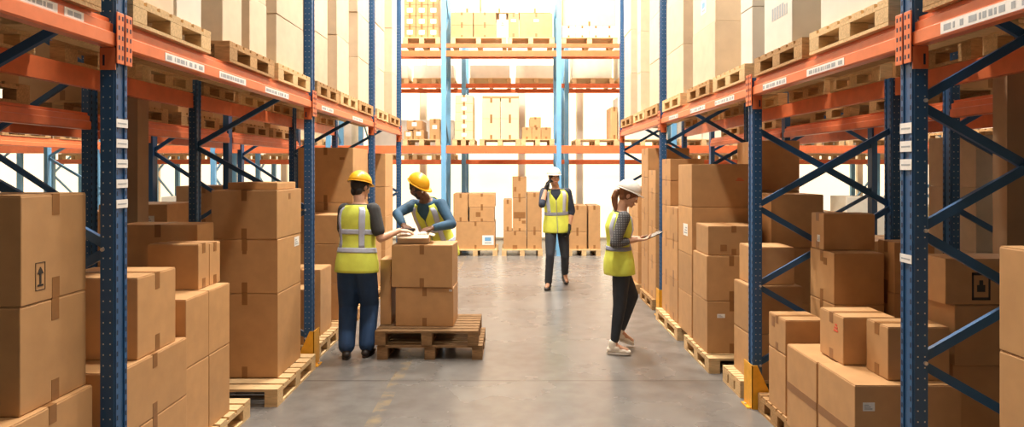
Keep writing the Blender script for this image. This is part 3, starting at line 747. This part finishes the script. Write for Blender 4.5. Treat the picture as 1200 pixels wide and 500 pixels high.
def stack(x0, x1, y0, y1, zs, desc, m='card', rz=0, tape='side', marks={}, jit=.008, kind='brown cardboard box', simple=False):
    n = len(zs)-1; rnd = random.Random(hash((round(x0*100), round(y0*100))))
    for i in range(n):
        jx, jy = rnd.uniform(-jit, jit), rnd.uniform(-jit, jit)
        where = '%s of stack' % TI[n][i] if n > 1 else 'single'
        lab = ('%s, %s %s' % (kind, where, desc)) if n > 1 else '%s %s' % (kind, desc)
        ws = lab.split()
        if len(ws) > 16: lab = ' '.join(w for w in ws if w not in ('the', 'brown'))
        if len(lab.split()) > 16: print('LONG', lab)
        cbox(x0+jx, x1+jx, y0+jy, y1+jy, zs[i], zs[i+1], lab, m, rz+rnd.uniform(-.01, .01), tape=tape, marks=marks.get(i, ()), toptape=(i == n-1), simple=simple)

# ---- left side, floor level (X negative, right face 'R' looks at the aisle)
P0 = PH
pallet(-2.50, 2.45, 0, 'wooden pallet under the box stack at the left picture edge', m='woodlight', d=.9)
stack(-2.46, -1.95, 2.54, 2.93, [.82, 1.255, 1.70], 'at the left edge, before the big left post', marks={1: [('R', 'arrow', .27, .24, .055, .115)]}, jit=.0)
stack(-2.60, -1.92, 2.42, 2.93, [P0, .47, .82], 'supporting the pile at the left picture edge', jit=0, m='card')
pallet(-2.50, 3.465, 0, 'wooden pallet just behind the big left post', m='woodlight', d=.68)
stack(-2.55, -1.93, 3.12, 3.80, [P0, .47, .81], 'below the taped box behind the big left post', jit=0)
stack(-2.42, -1.95, 3.33, 3.71, [.81, 1.24], 'with brown tape tabs behind the big left post', jit=0)
pallet(-2.49, 4.24, 0, 'wooden pallet under the four light boxes on the left', m='woodlight', d=.86)
for j, (a, b, w) in enumerate(((3.83, 4.115, 'nearer'), (4.122, 4.42, 'farther'))):
    stack(-2.50, -1.95, a, b, [P0, .61, 1.025], 'in the %s half of the four light boxes left' % w, jit=0, tape=None)
stack(-2.36, -2.03, 4.14, 4.29, [1.025, 1.32], 'with pale top, nearer of two small ones above the four', jit=0, kind='small cardboard box')
stack(-2.36, -2.03, 4.30, 4.45, [1.025, 1.31], 'farther of two small ones above the four light boxes', jit=0, kind='small cardboard box')
stack(-2.82, -2.25, 4.58, 4.83, [P0, .5, .95, 1.41], 'behind the two small boxes on the left', jit=0, tape='front')
pallet(-2.36, 5.33, 0, 'wooden pallet jutting out under the tall dark stack left', m='woodlight', d=.94)
stack(-2.41, -1.88, 5.13, 5.70, [P0, .81, 1.245, 1.64], 'before the second left post', jit=0, tape='front', marks={2: [('R', 'dark', .5, .85, .05, .05)], 1: [('F', 'dark', .5, .8, .035, .06), ('R', 'white', .8, .85, .12, .08)]})
cbox(-2.30, -1.90, 5.18, 5.62, 1.64, 1.70, 'flat brown carton lying on top of the tall dark stack', tape=None)
# bay two left
pallet(-2.42, 6.43, 0, 'wooden pallet on the floor left of the worker in blue trousers', m='woodlight', d=.76)
stack(-2.35, -1.92, 6.42, 6.80, [P0+.0, .80], 'with pale edges low behind the left worker', jit=0, tape='front')
cbox(-2.30, -1.98, 6.10, 6.38, P0, .66, 'small cardboard box on the floor pallet left of the left worker', tape='front')
pallet(-2.42, 8.05, 0, 'wooden pallet under the tallest stack behind the left worker')
stack(-2.56, -1.90, 7.66, 8.42, [P0, .5, .87, 1.41, 2.07], 'behind the worker seen from the back', jit=0, tape='front', marks={3: [('F', 'dark', .8, .8, .06, .03)]})
stack(-2.50, -1.92, 7.1, 7.55, [P0, .55, .98, 1.30], 'between the left worker and the third left post', jit=0, tape='front')
pallet(-2.42, 7.2, 0, 'wooden pallet between the left worker and the tallest stack', d=.74)
pallet(-2.42, 9.9, 0, 'wooden pallet left of the stooping worker, last bay')
stack(-2.45, -1.90, 9.6, 10.2, [P0, .6, 1.1, 1.55, 2.05], 'left of the stooping worker, last bay', jit=0, tape='front')
stack(-2.40, -1.90, 8.80, 9.30, [P0, .5, .85], 'low behind the stooping worker', jit=0, tape='front')
pallet(-2.42, 9.05, 0, 'wooden pallet low behind the stooping worker', d=.7)
# second row left
stack(-4.2, -3.5, 5.4, 6.0, [P0, .5, .9, 1.2], 'second left row, nearest', jit=0, tape='front')
pallet(-3.85, 5.7, 0, 'wooden pallet in the second left row, nearest', w=.9)
stack(-4.2, -3.5, 6.5, 7.1, [P0, .6, 1.05, 1.45], 'second left row, second', jit=0, tape='front', marks={2: [('F', 'white', .75, .6, .09, .09)]})
pallet(-3.85, 6.8, 0, 'wooden pallet in the second left row, second', w=.9)
stack(-4.2, -3.5, 8.0, 8.7, [P0, .6, 1.1, 1.6], 'second left row, third', jit=0, tape='front', marks={2: [('F', 'white', .3, .5, .12, .12)]})
pallet(-3.85, 8.35, 0, 'wooden pallet in the second left row, third', w=.9)
stack(-4.2, -3.5, 9.1, 9.7, [P0, .6, 1.1, 1.4], 'second left row, fourth', jit=0, tape='front')
pallet(-3.85, 9.4, 0, 'wooden pallet in the second left row, fourth', w=.9)

# ---- right side, floor level (left face 'L' looks at the aisle)
pallet(2.45, 2.10, 0, 'wooden pallet at the right picture edge', m='woodlight', d=.8)
stack(1.85, 2.42, 1.90, 2.43, [P0, .63, 1.12, 1.515], 'at the right picture edge', jit=0)
pallet(2.42, 3.74, 0, 'wooden pallet under the two boxes with dark bands', m='woodlight', d=.9)
cbox(1.80, 2.36, 3.36, 3.765, P0, .672, 'large cardboard box with white label and dark band, near right post', tape=None, marks=[('F', 'white', .13, .79, .062, .045), ('L', 'band', .5, .50, .1, .05)])
cbox(1.80, 2.36, 3.785, 4.19, P0, .665, 'large cardboard box with dark band and bare pale top', tape=None, marks=[('L', 'band', .5, .50, .1, .05)])
cbox(1.915, 2.22, 3.70, 3.98, .672, .95, 'cardboard box with red print sitting on the banded boxes', tape='side', marks=[('L', 'red', .3, .72, .05, .05)])
cbox(2.015, 2.345, 3.43, 3.64, .672, .96, 'cardboard box with dark tape tab partly behind near right post', tape='side')
pallet(2.42, 4.50, 0, 'wooden pallet just before the second right post', m='wood', d=.58)
cbox(1.85, 2.12, 4.33, 4.61, P0, .545, 'lower cardboard box of the narrow pair before second right post', tape=None)
cbox(1.85, 2.12, 4.33, 4.61, .547, .785, 'upper cardboard box of narrow pair, dark mark on its side', tape='side', marks=[('L', 'dark', .72, .78, .05, .07)])
stack(2.14, 2.42, 4.25, 4.42, [P0, .45, .76], 'right beside the narrow pair, small', jit=0, tape=None)
stack(2.25, 2.60, 4.47, 4.83, [P0, .50, .86, 1.22], 'before the second right frame, inner', jit=0, marks={2: [('L', 'dark', .35, .8, .05, .05)]})
cbox(2.25, 2.62, 4.62, 4.81, 1.222, 1.485, 'brown cardboard box topmost before the crossed braces right', tape='side', marks=[('L', 'white', .4, .3, .04, .05)])
stack(2.64, 2.92, 4.42, 4.62, [P0, .55, .95, 1.30], 'small, behind the near right post', jit=0)
cbox(2.35, 2.80, 3.47, 3.70, 1.07, 1.32, 'brown cardboard box with printed symbol right of near post', tape=None, marks=[('F', 'handle', .43, .40, .10, .15)])
cbox(2.40, 2.84, 3.47, 3.88, .74, 1.068, 'brown cardboard box just below the one with printed symbol', tape=None)
cbox(2.41, 2.86, 3.50, 3.90, P0, .738, 'tall dark cardboard box low right of the near post', tape=None)
# bay three right (behind the second post)
pallet(2.40, 5.26, 0, 'wooden pallet behind the second right post guard', m='woodlight', d=.42, w=1.2)
pallet(2.33, 6.07, 0, 'wooden pallet under the tall aisle stack on the right', m='woodlight', d=.82, w=1.18)
cbox(1.88, 2.30, 5.06, 5.42, P0, .50, 'bottom cardboard box right behind the second right post', tape=None)
cbox(1.88, 2.30, 5.06, 5.42, .502, .88, 'middle cardboard box right behind the second right post', tape=None)
cbox(1.925, 2.26, 5.12, 5.42, .882, 1.184, 'top cardboard box right behind the second right post', tape=None)
stack(1.77, 2.22, 5.81, 6.26, [P0, .61, 1.02], 'at the aisle before the big pair right', jit=0, tape='front', marks={0: [('F', 'white', .28, .72, .07, .035)]})
cbox(1.79, 2.26, 5.84, 6.22, 1.022, 1.29, 'wide low cardboard box with dark tape tab before the big pair', tape='front', marks=[('F', 'dark', .3, .25, .06, .06)])
stack(1.78, 2.46, 6.33, 6.85, [P0, .55, .95, 1.43, 1.86], 'with the big boxes in the middle right bay', jit=0, tape=None, marks={2: [('L', 'white', .45, .5, .16, .12)], 3: [('F', 'red', .7, .65, .08, .03)]})
pallet(2.33, 7.25, 0, 'wooden pallet before the third right post', m='woodlight', d=1.0, w=1.18)
stack(1.79, 2.2, 6.92, 7.28, [P0, .60, 1.02, 1.39], 'just beyond the big boxes on the right', jit=0)
stack(1.81, 2.2, 7.32, 7.72, [P0, .55, 1.0, 1.39, 1.68, 1.93], 'just before the third right post', jit=0)
stack(2.33, 2.80, 5.75, 6.2, [P0, .6, 1.1, 1.58], 'inner side, behind the second right post', jit=0, tape=None)
stack(2.50, 2.92, 6.5, 7.1, [P0, .6, 1.1, 1.6, 2.1], 'inner side of the middle right bay', jit=0, tape=None)
pallet(2.38, 8.62, 0, 'wooden pallet behind the third right post')
pallet(2.38, 9.75, 0, 'wooden pallet in the last right bay', d=.9)
stack(1.84, 2.4, 8.2, 8.62, [P0, .6, 1.05, 1.5, 1.8], 'behind the third right post', jit=0)
stack(1.84, 2.4, 8.66, 9.1, [P0, .7, 1.2, 1.7, 2.1], 'second behind the third right post', jit=0)
stack(1.84, 2.4, 9.35, 10.1, [P0, .6, 1.1, 1.55], 'in the last right bay', jit=0)
# n boxes (before second right frame, in front of its braces)
# second row right
for j, (xa, ya, zz, w) in enumerate(((3.95, 5.45, [P0, .6, 1.1, 1.65, 2.1], 'nearest'), (3.52, 6.3, [P0, .5, .8, 1.1], 'second'), (3.5, 8.4, [P0, .5, .9, 1.25], 'third'), (3.5, 9.6, [P0, .5, .9, 1.2], 'fourth'))):
    stack(xa, xa+(.8 if j else .5), ya, ya+.62, zz, m='cardlight' if j == 0 else 'card', desc='second right row, %s' % w, jit=0, tape='front', marks={2: [('F', 'white', .4, .5, .1, .1)]})  # nearest stack takes the paler tone to look brightly lit
    pallet(xa+(.4 if j else .25), ya+.31, 0, 'wooden pallet in the second right row, %s' % w, w=.92 if j else .6)
stack(4.55, 5.2, 5.7, 6.2, [0, .6, 1.2, 1.75], 'left of the pair beyond the second right row', jit=0, tape='front', marks={2: [('F', 'white', .45, .4, .09, .12)]})
stack(5.25, 5.9, 5.7, 6.2, [0, .6, 1.2, 1.95], 'right of the pair beyond the second right row', jit=0, tape='front')
stack(4.6, 5.2, 7.2, 7.8, [0, .5, .8, 1.1], 'deeper in beyond the second right row', jit=0, tape='front')
# outer left goods
stack(-5.6, -5.0, 7.6, 8.1, [0, .5, 1.0, 1.3], 'on the floor beyond the second left row', jit=0, tape='front')
stack(-6.6, -6.0, 8.0, 8.5, [0, .5, 1.0], 'low and farther beyond the second left row', jit=0, tape='front')

# ---- upper level goods. (znear, zfar, material, tier heights)
ZU = 2.505
upL = [(3.10, 3.90), (4.16, 4.94), (5.03, 5.82), (6.03, 6.80), (6.86, 7.62), (7.69, 8.47), (8.72, 9.50), (9.62, 10.5)]
upR = [(3.12, 3.95), (4.05, 4.85), (5.05, 5.85), (5.95, 6.72), (6.98, 7.82), (8.08, 8.82), (8.9, 9.68), (9.9, 10.8)]
for s, L in ((-1, upL), (1, upR)):
    for i, (a, b) in enumerate(L):
        pallet(s*2.42, (a+b)/2, ZU, 'wooden pallet on the %s upper shelf, %s from the near post' % (S[s], ordn[i]), d=b-a, w=1.17, m='woodlight' if i % 2 == 0 else 'wood')
    for j, (a, b) in enumerate(((.55, 1.35), (1.42, 2.2), (2.26, 2.86))):
        pallet(s*2.42, (a+b)/2, ZU, 'wooden pallet overhead on the %s near shelf, %s from the camera' % (S[s], ordn[j]), d=b-a, w=1.17, m='wood')
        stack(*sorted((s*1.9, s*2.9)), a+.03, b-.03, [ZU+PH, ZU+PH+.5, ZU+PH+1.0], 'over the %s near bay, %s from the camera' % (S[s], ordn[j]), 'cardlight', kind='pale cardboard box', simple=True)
Zg = ZU+PH
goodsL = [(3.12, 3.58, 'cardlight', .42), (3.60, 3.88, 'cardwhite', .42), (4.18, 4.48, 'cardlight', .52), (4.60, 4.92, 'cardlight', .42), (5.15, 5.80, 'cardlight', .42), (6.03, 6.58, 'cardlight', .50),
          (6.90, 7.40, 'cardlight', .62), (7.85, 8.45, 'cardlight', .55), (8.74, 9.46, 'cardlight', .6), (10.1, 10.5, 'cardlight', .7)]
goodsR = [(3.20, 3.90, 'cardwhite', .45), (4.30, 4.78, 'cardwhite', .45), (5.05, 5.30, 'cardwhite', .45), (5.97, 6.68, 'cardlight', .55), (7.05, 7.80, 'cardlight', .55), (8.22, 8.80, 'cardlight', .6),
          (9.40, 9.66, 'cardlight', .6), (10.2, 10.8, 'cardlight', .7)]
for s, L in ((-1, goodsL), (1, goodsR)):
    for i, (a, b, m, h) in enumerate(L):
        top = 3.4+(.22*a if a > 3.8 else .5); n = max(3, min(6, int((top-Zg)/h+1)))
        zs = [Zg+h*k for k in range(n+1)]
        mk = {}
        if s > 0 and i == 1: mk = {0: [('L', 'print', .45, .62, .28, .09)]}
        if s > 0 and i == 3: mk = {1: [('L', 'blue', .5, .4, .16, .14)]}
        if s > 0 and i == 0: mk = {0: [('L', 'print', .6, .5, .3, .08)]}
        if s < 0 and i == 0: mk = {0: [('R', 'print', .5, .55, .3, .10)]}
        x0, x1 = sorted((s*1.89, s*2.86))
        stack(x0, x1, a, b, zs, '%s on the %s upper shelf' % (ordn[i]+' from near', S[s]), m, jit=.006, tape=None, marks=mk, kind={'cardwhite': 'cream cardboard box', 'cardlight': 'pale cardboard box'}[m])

# ---- end wall rack goods
def fx(px): return (px-600)/56.0*1.0
def fz(py): return max(0, (300-py)/56.0)
def ebox(p0, p1, q0, q1, label, m='card', y=13.45, d=.7, group=None, marks=(), tape='front'):
    return cbox(fx(p0), fx(p1), y, y+d, fz(q1), fz(q0), label, m, tape=tape, marks=marks, group=group)
def epal(p0, p1, z, label): 
    return pallet(fx((p0+p1)/2), 13.915, z, label, w=(p1-p0)/56.0, d=1.05, m='woodlight')
epal(531, 583, 0, 'wooden pallet on the floor at the end, behind the stooping worker')
ebox(534, 580, 260, 292.4, 'large cardboard box with blue and white label at the aisle end', marks=[('F', 'blue', .82, .33, .24, .2)])
ebox(531, 548, 227, 259.9, 'narrow cardboard box upper left on the labelled large box')
ebox(549, 580, 227, 243, 'topmost right cardboard box on the labelled large box')
ebox(550, 579, 243.1, 259.9, 'cardboard box right half on the labelled large box', marks=[('F', 'dark', .35, .5, .1, .1)])
epal(588, 636, 0, 'wooden pallet on the floor left of the walking man')
ebox(590, 617, 271, 292.4, 'bottom left cardboard box left of the walking man', marks=[('F', 'dark', .5, .1, .1, .1)])
ebox(618, 635, 271, 292.4, 'bottom right cardboard box left of the walking man')
ebox(590, 600, 234, 270.9, 'narrow upright cardboard box at the left of the central pile')
ebox(601, 617, 256, 270.9, 'small cardboard box in the middle of the central pile', marks=[('F', 'dark', .8, .7, .08, .06)])
ebox(601, 617, 232, 255.9, 'cardboard box with dark window label in the central pile', marks=[('F', 'dark', .5, .16, .24, .12)])
ebox(618, 635, 226, 270.9, 'tall cardboard box beside the walking man in the central pile')
ebox(600.5, 617, 207, 231.9, 'topmost cardboard box of the central pile', marks=[('F', 'dark', .2, .4, .05, .1)])
epal(665, 704, 0, 'wooden pallet on the floor right of the walking man')
ebox(666, 688, 241, 272, 'upper left cardboard box right of the walking man'); ebox(666, 688, 272.1, 292.4, 'lower left cardboard box right of the walking man')
ebox(690, 704, 241, 292.4, 'tall cardboard box behind the woman in the white helmet')
# level one (top of beam z=2.31)
B1 = 2.31; PY1 = 300-(B1+PH)*56
epal(472, 516, B1, 'wooden pallet at the left end shelf, first level')
for (a, b, c, d_, t) in ((473, 483, 0, 10, 'lower left'), (484, 496, 0, 11, 'lower middle'), (503, 515, 0, 24, 'tall right'), (476, 494, 11.2, 22, 'upper')):
    ebox(a, b, PY1-d_, PY1-c, '%s cardboard box on first level above the left yellow helmet' % t, marks=[('F', 'white', .5, .6, .1, .08)])
epal(530, 556, B1, 'wooden pallet under the slim cream column, first level')
for k in range(5): ebox(533, 554, PY1-10.4*(k+1), PY1-10.4*k-.05, 'cream cardboard box in slim column left, %s' % TI[5][k], 'cardyellow', marks=[('F', 'white', .5, .5, .1, .07)])
epal(562, 610, B1, 'wooden pallet under the wide cream pile, first level')
for k, (a, b) in enumerate(((565, 586), (587, 608))):
    for r in range(2): ebox(a, b, PY1-24*(r+1), PY1-24*r-.05, '%s %s cream box in the wide pile on first level' % (['lower', 'upper'][r], ['left', 'right'][k]), 'cardyellow')
cbox(fx(565), fx(608), 13.45, 14.15, 2.447+48/56.+.003, 2.447+51/56., 'flat brown board covering the wide cream pile', tape=None)
pallet(fx(630), 13.915, B1, 'wooden pallet under the striped brown cartons, first level', w=.70, d=1.05, m='woodlight')
for k, (a, b) in enumerate(((612, 623), (623.4, 634), (634.4, 646))):
    ebox(a, b, PY1-14, PY1-.05, '%s striped brown carton of the lower row' % ['left', 'middle', 'right'][k], tape='front')
ebox(621, 634, PY1-26, PY1-14.1, 'striped brown carton on top of the three cartons')
pallet(fx(700), 13.915, B1, 'wooden pallet at the right end shelf, first level', w=.9, d=1.05, m='woodlight')
ebox(717, 724, PY1-38, PY1-.05, 'slim tall brown carton at the right of the end shelf')
# level two
B2 = 4.44; PY2 = 300-(B2+PH)*56
epal(472, 516, B2, 'wooden pallet at the left end shelf, second level')
for r in range(4):
    for k, (a, b) in enumerate(((473, 486.5), (487, 500.5), (501, 514))):
        ebox(a, b, PY2-13*(r+1), PY2-13*r-.05, 'printed brown carton, %s row, %s of the upper left pile' % (['bottom', 'second', 'third', 'top'][r], ['left', 'middle', 'right'][k]), marks=[('F', 'white', .5, .5, .12, .09)])
epal(528, 593.5, B2, 'wooden pallet at the centre end shelf, second level')
for k, (a, b) in enumerate(((528, 554), (555, 581))):
    for r in range(2): ebox(a, b, PY2-15*(r+1), PY2-15*r-.05, '%s %s brown carton at centre of second level' % (['lower', 'upper'][r], ['left', 'right'][k]))
cbox(fx(585), fx(593), 13.45, 13.9, B2+PH, B2+PH+.5, 'small white box with red mark on second level', 'cardwhite', tape=None, marks=[('F', 'red', .5, .6, .07, .08)])
pallet(fx(622), 13.915, B2, 'wooden pallet right of the white box, second level', w=.98, d=1.05, m='woodlight')
for k, (a, b) in enumerate(((595.5, 608), (609, 648))):
    ebox(a, b, PY2-29, PY2-.05, '%s brown carton right of the white box, second level' % ['narrow', 'wide'][k], marks=[('F', 'white', .5, .7, .1, .05)])
epal(658, 724, B2, 'wooden pallet at the right end shelf, second level')
for k in range(4): ebox(659+k*16, 674.5+k*16, PY2-14, PY2-.05, 'cream tray carton on upper right shelf, %s' % ['leftmost', 'second', 'third', 'rightmost'][k], 'cardwhite', marks=[('F', 'white', .5, .5, .15, .1)])
for (a, b, t) in ((532, 562, 'left'), (566, 604, 'middle'), (608, 646, 'right')):
    ebox(a, b, PY2-62, PY2-30.1-.05, 'large cream crate, %s of the row above the cartons' % t, 'cardyellow', y=13.5, d=.65)
ebox(660, 722, PY2-50, PY2-14.1, 'wide cream crate on top of the tray cartons', 'cardyellow')
# row against the wall
gi = 0
for k in range(len(EX)-1):
    for zb, lv in ((3.82, 'high'), (2.04, 'low')):
        for j in range(2):
            if lv == 'low' and -2 < EX[k] < 2: continue
            xa = EX[k]+.42+j*1.08
            pallet(xa+.5, 15.5, zb, 'wooden pallet on the %s shelf against the end wall' % lv, w=.98, d=1.0, m='woodlight', group='pallets on the %s wall shelf' % lv)
            hh = .32 if lv == 'high' and k in (3, 4) else .8
            cbox(xa+.02, xa+.96, 15.1, 15.8, zb+PH, zb+PH+hh, 'cream crate on the %s shelf against the end wall' % lv, 'cardwhite', tape='front', group='cream crates on the %s wall shelf' % lv, simple=True)
# goods of the end rack left and right of the aisle
rnd = random.Random(3)
for k in range(len(EX)-1):
    if k in (3, 4): continue
    for zb, lv in ((0, 'floor'), (2.31, 'first'), (4.44, 'second')):
        for j in range(2):
            if k == 5 and j == 0: continue
            xa = EX[k]+.1+j*1.13
            side = 'left' if EX[k] < 0 else 'right'
            if k == 5 and zb == 4.44: continue
            pallet(xa+.53, 13.915, zb, 'wooden pallet of the end rack, %s level, %s of the aisle' % (lv, side), w=1.04, d=1.05, m='woodlight', group='pallets of the end rack %s, %s level' % (side, lv))
            hh = rnd.choice((.45, .7, .9, 1.1))
            mm = rnd.choice(('cardyellow', 'cardlight', 'cardwhite'))  # pale tones put the far end's overexposure into the box colours
            nn = rnd.choice((1, 2))
            for q in range(nn):
                cbox(xa+.03+q*1.0/nn, xa+.03+(q+1)*1.0/nn-.01, 13.5, 14.2, zb+PH, zb+PH+hh, 'cardboard box on the end rack, %s level, %s of the aisle' % (lv, side), mm, tape='front', group='boxes of the end rack %s, %s level' % (side, lv), simple=True)
# goods on outer rows
for s in (-1, 1):
    for j, y in enumerate((6.2, 7.4, 8.95, 10.1)):
        pallet(s*7.7, y+.5, 2.29, 'wooden pallet on the outer %s row, %s from the camera' % (S[s], ordn[j]), d=.95, w=1.1)
        cbox(*sorted((s*7.25, s*8.15)), y+.05, y+.95, 2.29+PH, 3.1+.2*(j % 2), 'wrapped cream box on the outer %s row, %s from camera' % (S[s], ordn[j]), 'cardwhite', tape='front')
    ys = ((2.6, 3.6, 4.2), (5.4, 6.5), (8.0, 9.0)) if s < 0 else ((2.4, 3.5), (5.2, 6.4), (8.2, 9.5))
    n = 0
    for bay in ys:
        for y in bay:
            zb = (2.12 if s < 0 else 2.2)+.135
            if y == 4.2: continue
            pallet(s*(3.85 if s < 0 else 3.96), y+.45, zb, 'wooden pallet up on the second %s row, %s from camera' % (S[s], ordn[n]), d=.85, w=.96 if s < 0 else 1.14)
            cbox(*sorted((s*3.42, s*(4.25 if s < 0 else 4.45))), y+.06, y+.84, zb+PH, zb+PH+.8, 'brown box up on the second %s row, %s from camera' % (S[s], ordn[n]), 'card', tape='front')
            n += 1

# ------------------------------------------------------------------ cart load between the two workers
pallet(-.78, 6.42, 0, 'lower wooden pallet under the load in the aisle', w=1.0, d=.70, m='wooddark')
pallet(-.81, 6.42, PH+.005, 'upper wooden pallet carrying the load in the aisle', w=.98, d=.72, m='wooddark')
zt = PH*2+.007
cbox(-1.13, -.565, 6.24, 6.64, zt, .655, 'lower large cardboard box on the aisle pallet', rz=R(-1.5), tape='front', marks=[('F', 'white', .95, .93, .03, .02)])
cbox(-1.165, -.57, 6.23, 6.63, .657, 1.07, 'upper large cardboard box on the aisle pallet', rz=R(-3), tape='front')
cbox(-1.298, -1.19, 6.30, 6.6, zt, .92, 'narrow tall cardboard box left of the big aisle load', tape=None)
# small open box on top
ob = empty('open_box', (-.985, 6.44, 1.0725), R(4), 'small open cardboard box being packed on top of the aisle load', 'box')
w_, d_, h_ = .155, .11, .085
q = MB().box(-w_, w_, -d_, d_, 0, .004, 'cardlight')
for (x0, x1, y0, y1) in ((-w_, w_, -d_, -d_+.004), (-w_, w_, d_-.004, d_), (-w_, -w_+.004, -d_, d_), (w_-.004, w_, -d_, d_)): q.box(x0, x1, y0, y1, 0, h_, 'cardlight')
q.obj('carton', ob)
for s_, nm in ((-1, 'f'), (1, 'b')):
    MB().bar((0, s_*d_, h_), (0, s_*(d_+.055), h_-.03), w_*2, .004, 'cardlight').obj('flap', ob)
    MB().bar((s_*w_, 0, h_), (s_*(w_+.05), 0, h_-.015), d_*2, .004, 'cardlight').obj('flap', ob)
cr = bmesh.new()
rnd = random.Random(5)
for i in range(9): ball(cr, V(rnd.uniform(-.10, .10), rnd.uniform(-.06, .06), .05+rnd.uniform(0, .025)), .035, 10, (1.2, 1, .8))
pp = finish(cr, 'packing_paper', 'paper', None, .007, 1); pp.location = (-.985, 6.44, 1.08); tag(pp, 'crumpled white packing paper in the small open box', 'paper')
sc = stoop.o+stoop.wr['R']+V(.055, -.075, -.035)
sco = empty('barcode_scanner', sc, R(-30), 'black handheld device in the hand of the stooping worker', 'scanner')
MB().box(-.075, .075, -.035, .035, -.014, .014, 'device', ch=.006).obj('casing', sco); MB().box(-.05, .055, -.028, .028, .0142, .0155, 'screen').obj('screen', sco)

# ------------------------------------------------------------------ lamps
LAMPS = []
def lamp(x, y, z, w, label, size=.5, col=(1, .93, .84), group='high bay lamps above the aisles'):
    root = empty('high_bay_lamp', (x, y, z), 0, label, 'lamp', group)
    MB().cyl((0, 0, .10), (0, 0, .30), .24, .10, 'housing', 24).cyl((0, 0, .30), (0, 0, .42), .08, .08, 'housing', 12).cyl((0, 0, .42), (0, 0, RZ-z-.001), .008, .008, 'housing', 6).obj('housing', root)
    MB().cyl((0, 0, .085), (0, 0, .099), .20, .20, 'lampglow', 24).obj('diffuser', root)
    l = bpy.data.lights.new('lamp_light', 'AREA'); l.shape = 'DISK'; l.size = size; l.energy = w; l.color = col
    o = bpy.data.objects.new('lamp_light', l); o.location = (0, 0, .07); link(o, root)
for i, y in enumerate((1.6, 4.4, 7.2, 10.0, 12.4)):
    lamp(0, y, 7.9, (45, 240, 290, 310, 270)[i], 'round high bay lamp hanging above the main aisle')
for s in (-1, 1):
    for y, e in ((4.5, 40), (8.5, 120), (12.2, 210)): lamp(s*5.8, y, 7.9, e, 'round high bay lamp hanging above a side aisle')
lamp(0, -1.5, 7.9, 10, 'round high bay lamp hanging above the main aisle')
for i, x in enumerate((-7.0, -3.0, 0.2, 3.0, 7.0)):
    # fill lights added under the unseen roof to brighten the far end
    l = bpy.data.lights.new('skylight', 'AREA'); l.shape = 'RECTANGLE'; l.size = 2.4; l.size_y = 1.0; l.energy = 150; l.color = (1, .93, .80)
    o = bpy.data.objects.new('skylight', l); o.location = (x, 12.3, RZ-.03); o.rotation_euler = (R(28), 0, 0); COL.objects.link(o)
    wnd = MB().box(x-1.2, x+1.2, 11.8, 12.8, RZ-.012, RZ-.003, 'lampglow').obj('window_%d' % (i+1)); wnd['kind'] = 'structure'  # glowing plate added with each fill light

# ------------------------------------------------------------------ world, camera, view
wd = bpy.data.worlds.new('world'); bpy.context.scene.world = wd; wd.use_nodes = True
wd.node_tree.nodes['Background'].inputs[0].default_value = (.9, .85, .75, 1); wd.node_tree.nodes['Background'].inputs[1].default_value = .3
cd = bpy.data.cameras.new('camera'); cam = bpy.data.objects.new('camera', cd); COL.objects.link(cam)
cam.location = (0, 0, EYE); cam.rotation_euler = (R(90), 0, 0)
cd.sensor_fit = 'HORIZONTAL'; cd.sensor_width = 36; cd.lens = F/1200*36; cd.shift_y = -(250-HY)/1200; cd.clip_start = .05; cd.clip_end = 100
sc_ = bpy.context.scene; sc_.camera = cam
vs_ = sc_.view_settings; vs_.view_transform = 'Standard'; vs_.look = 'None'; vs_.gamma = 1; vs_.use_curve_mapping = False; vs_.exposure = .58
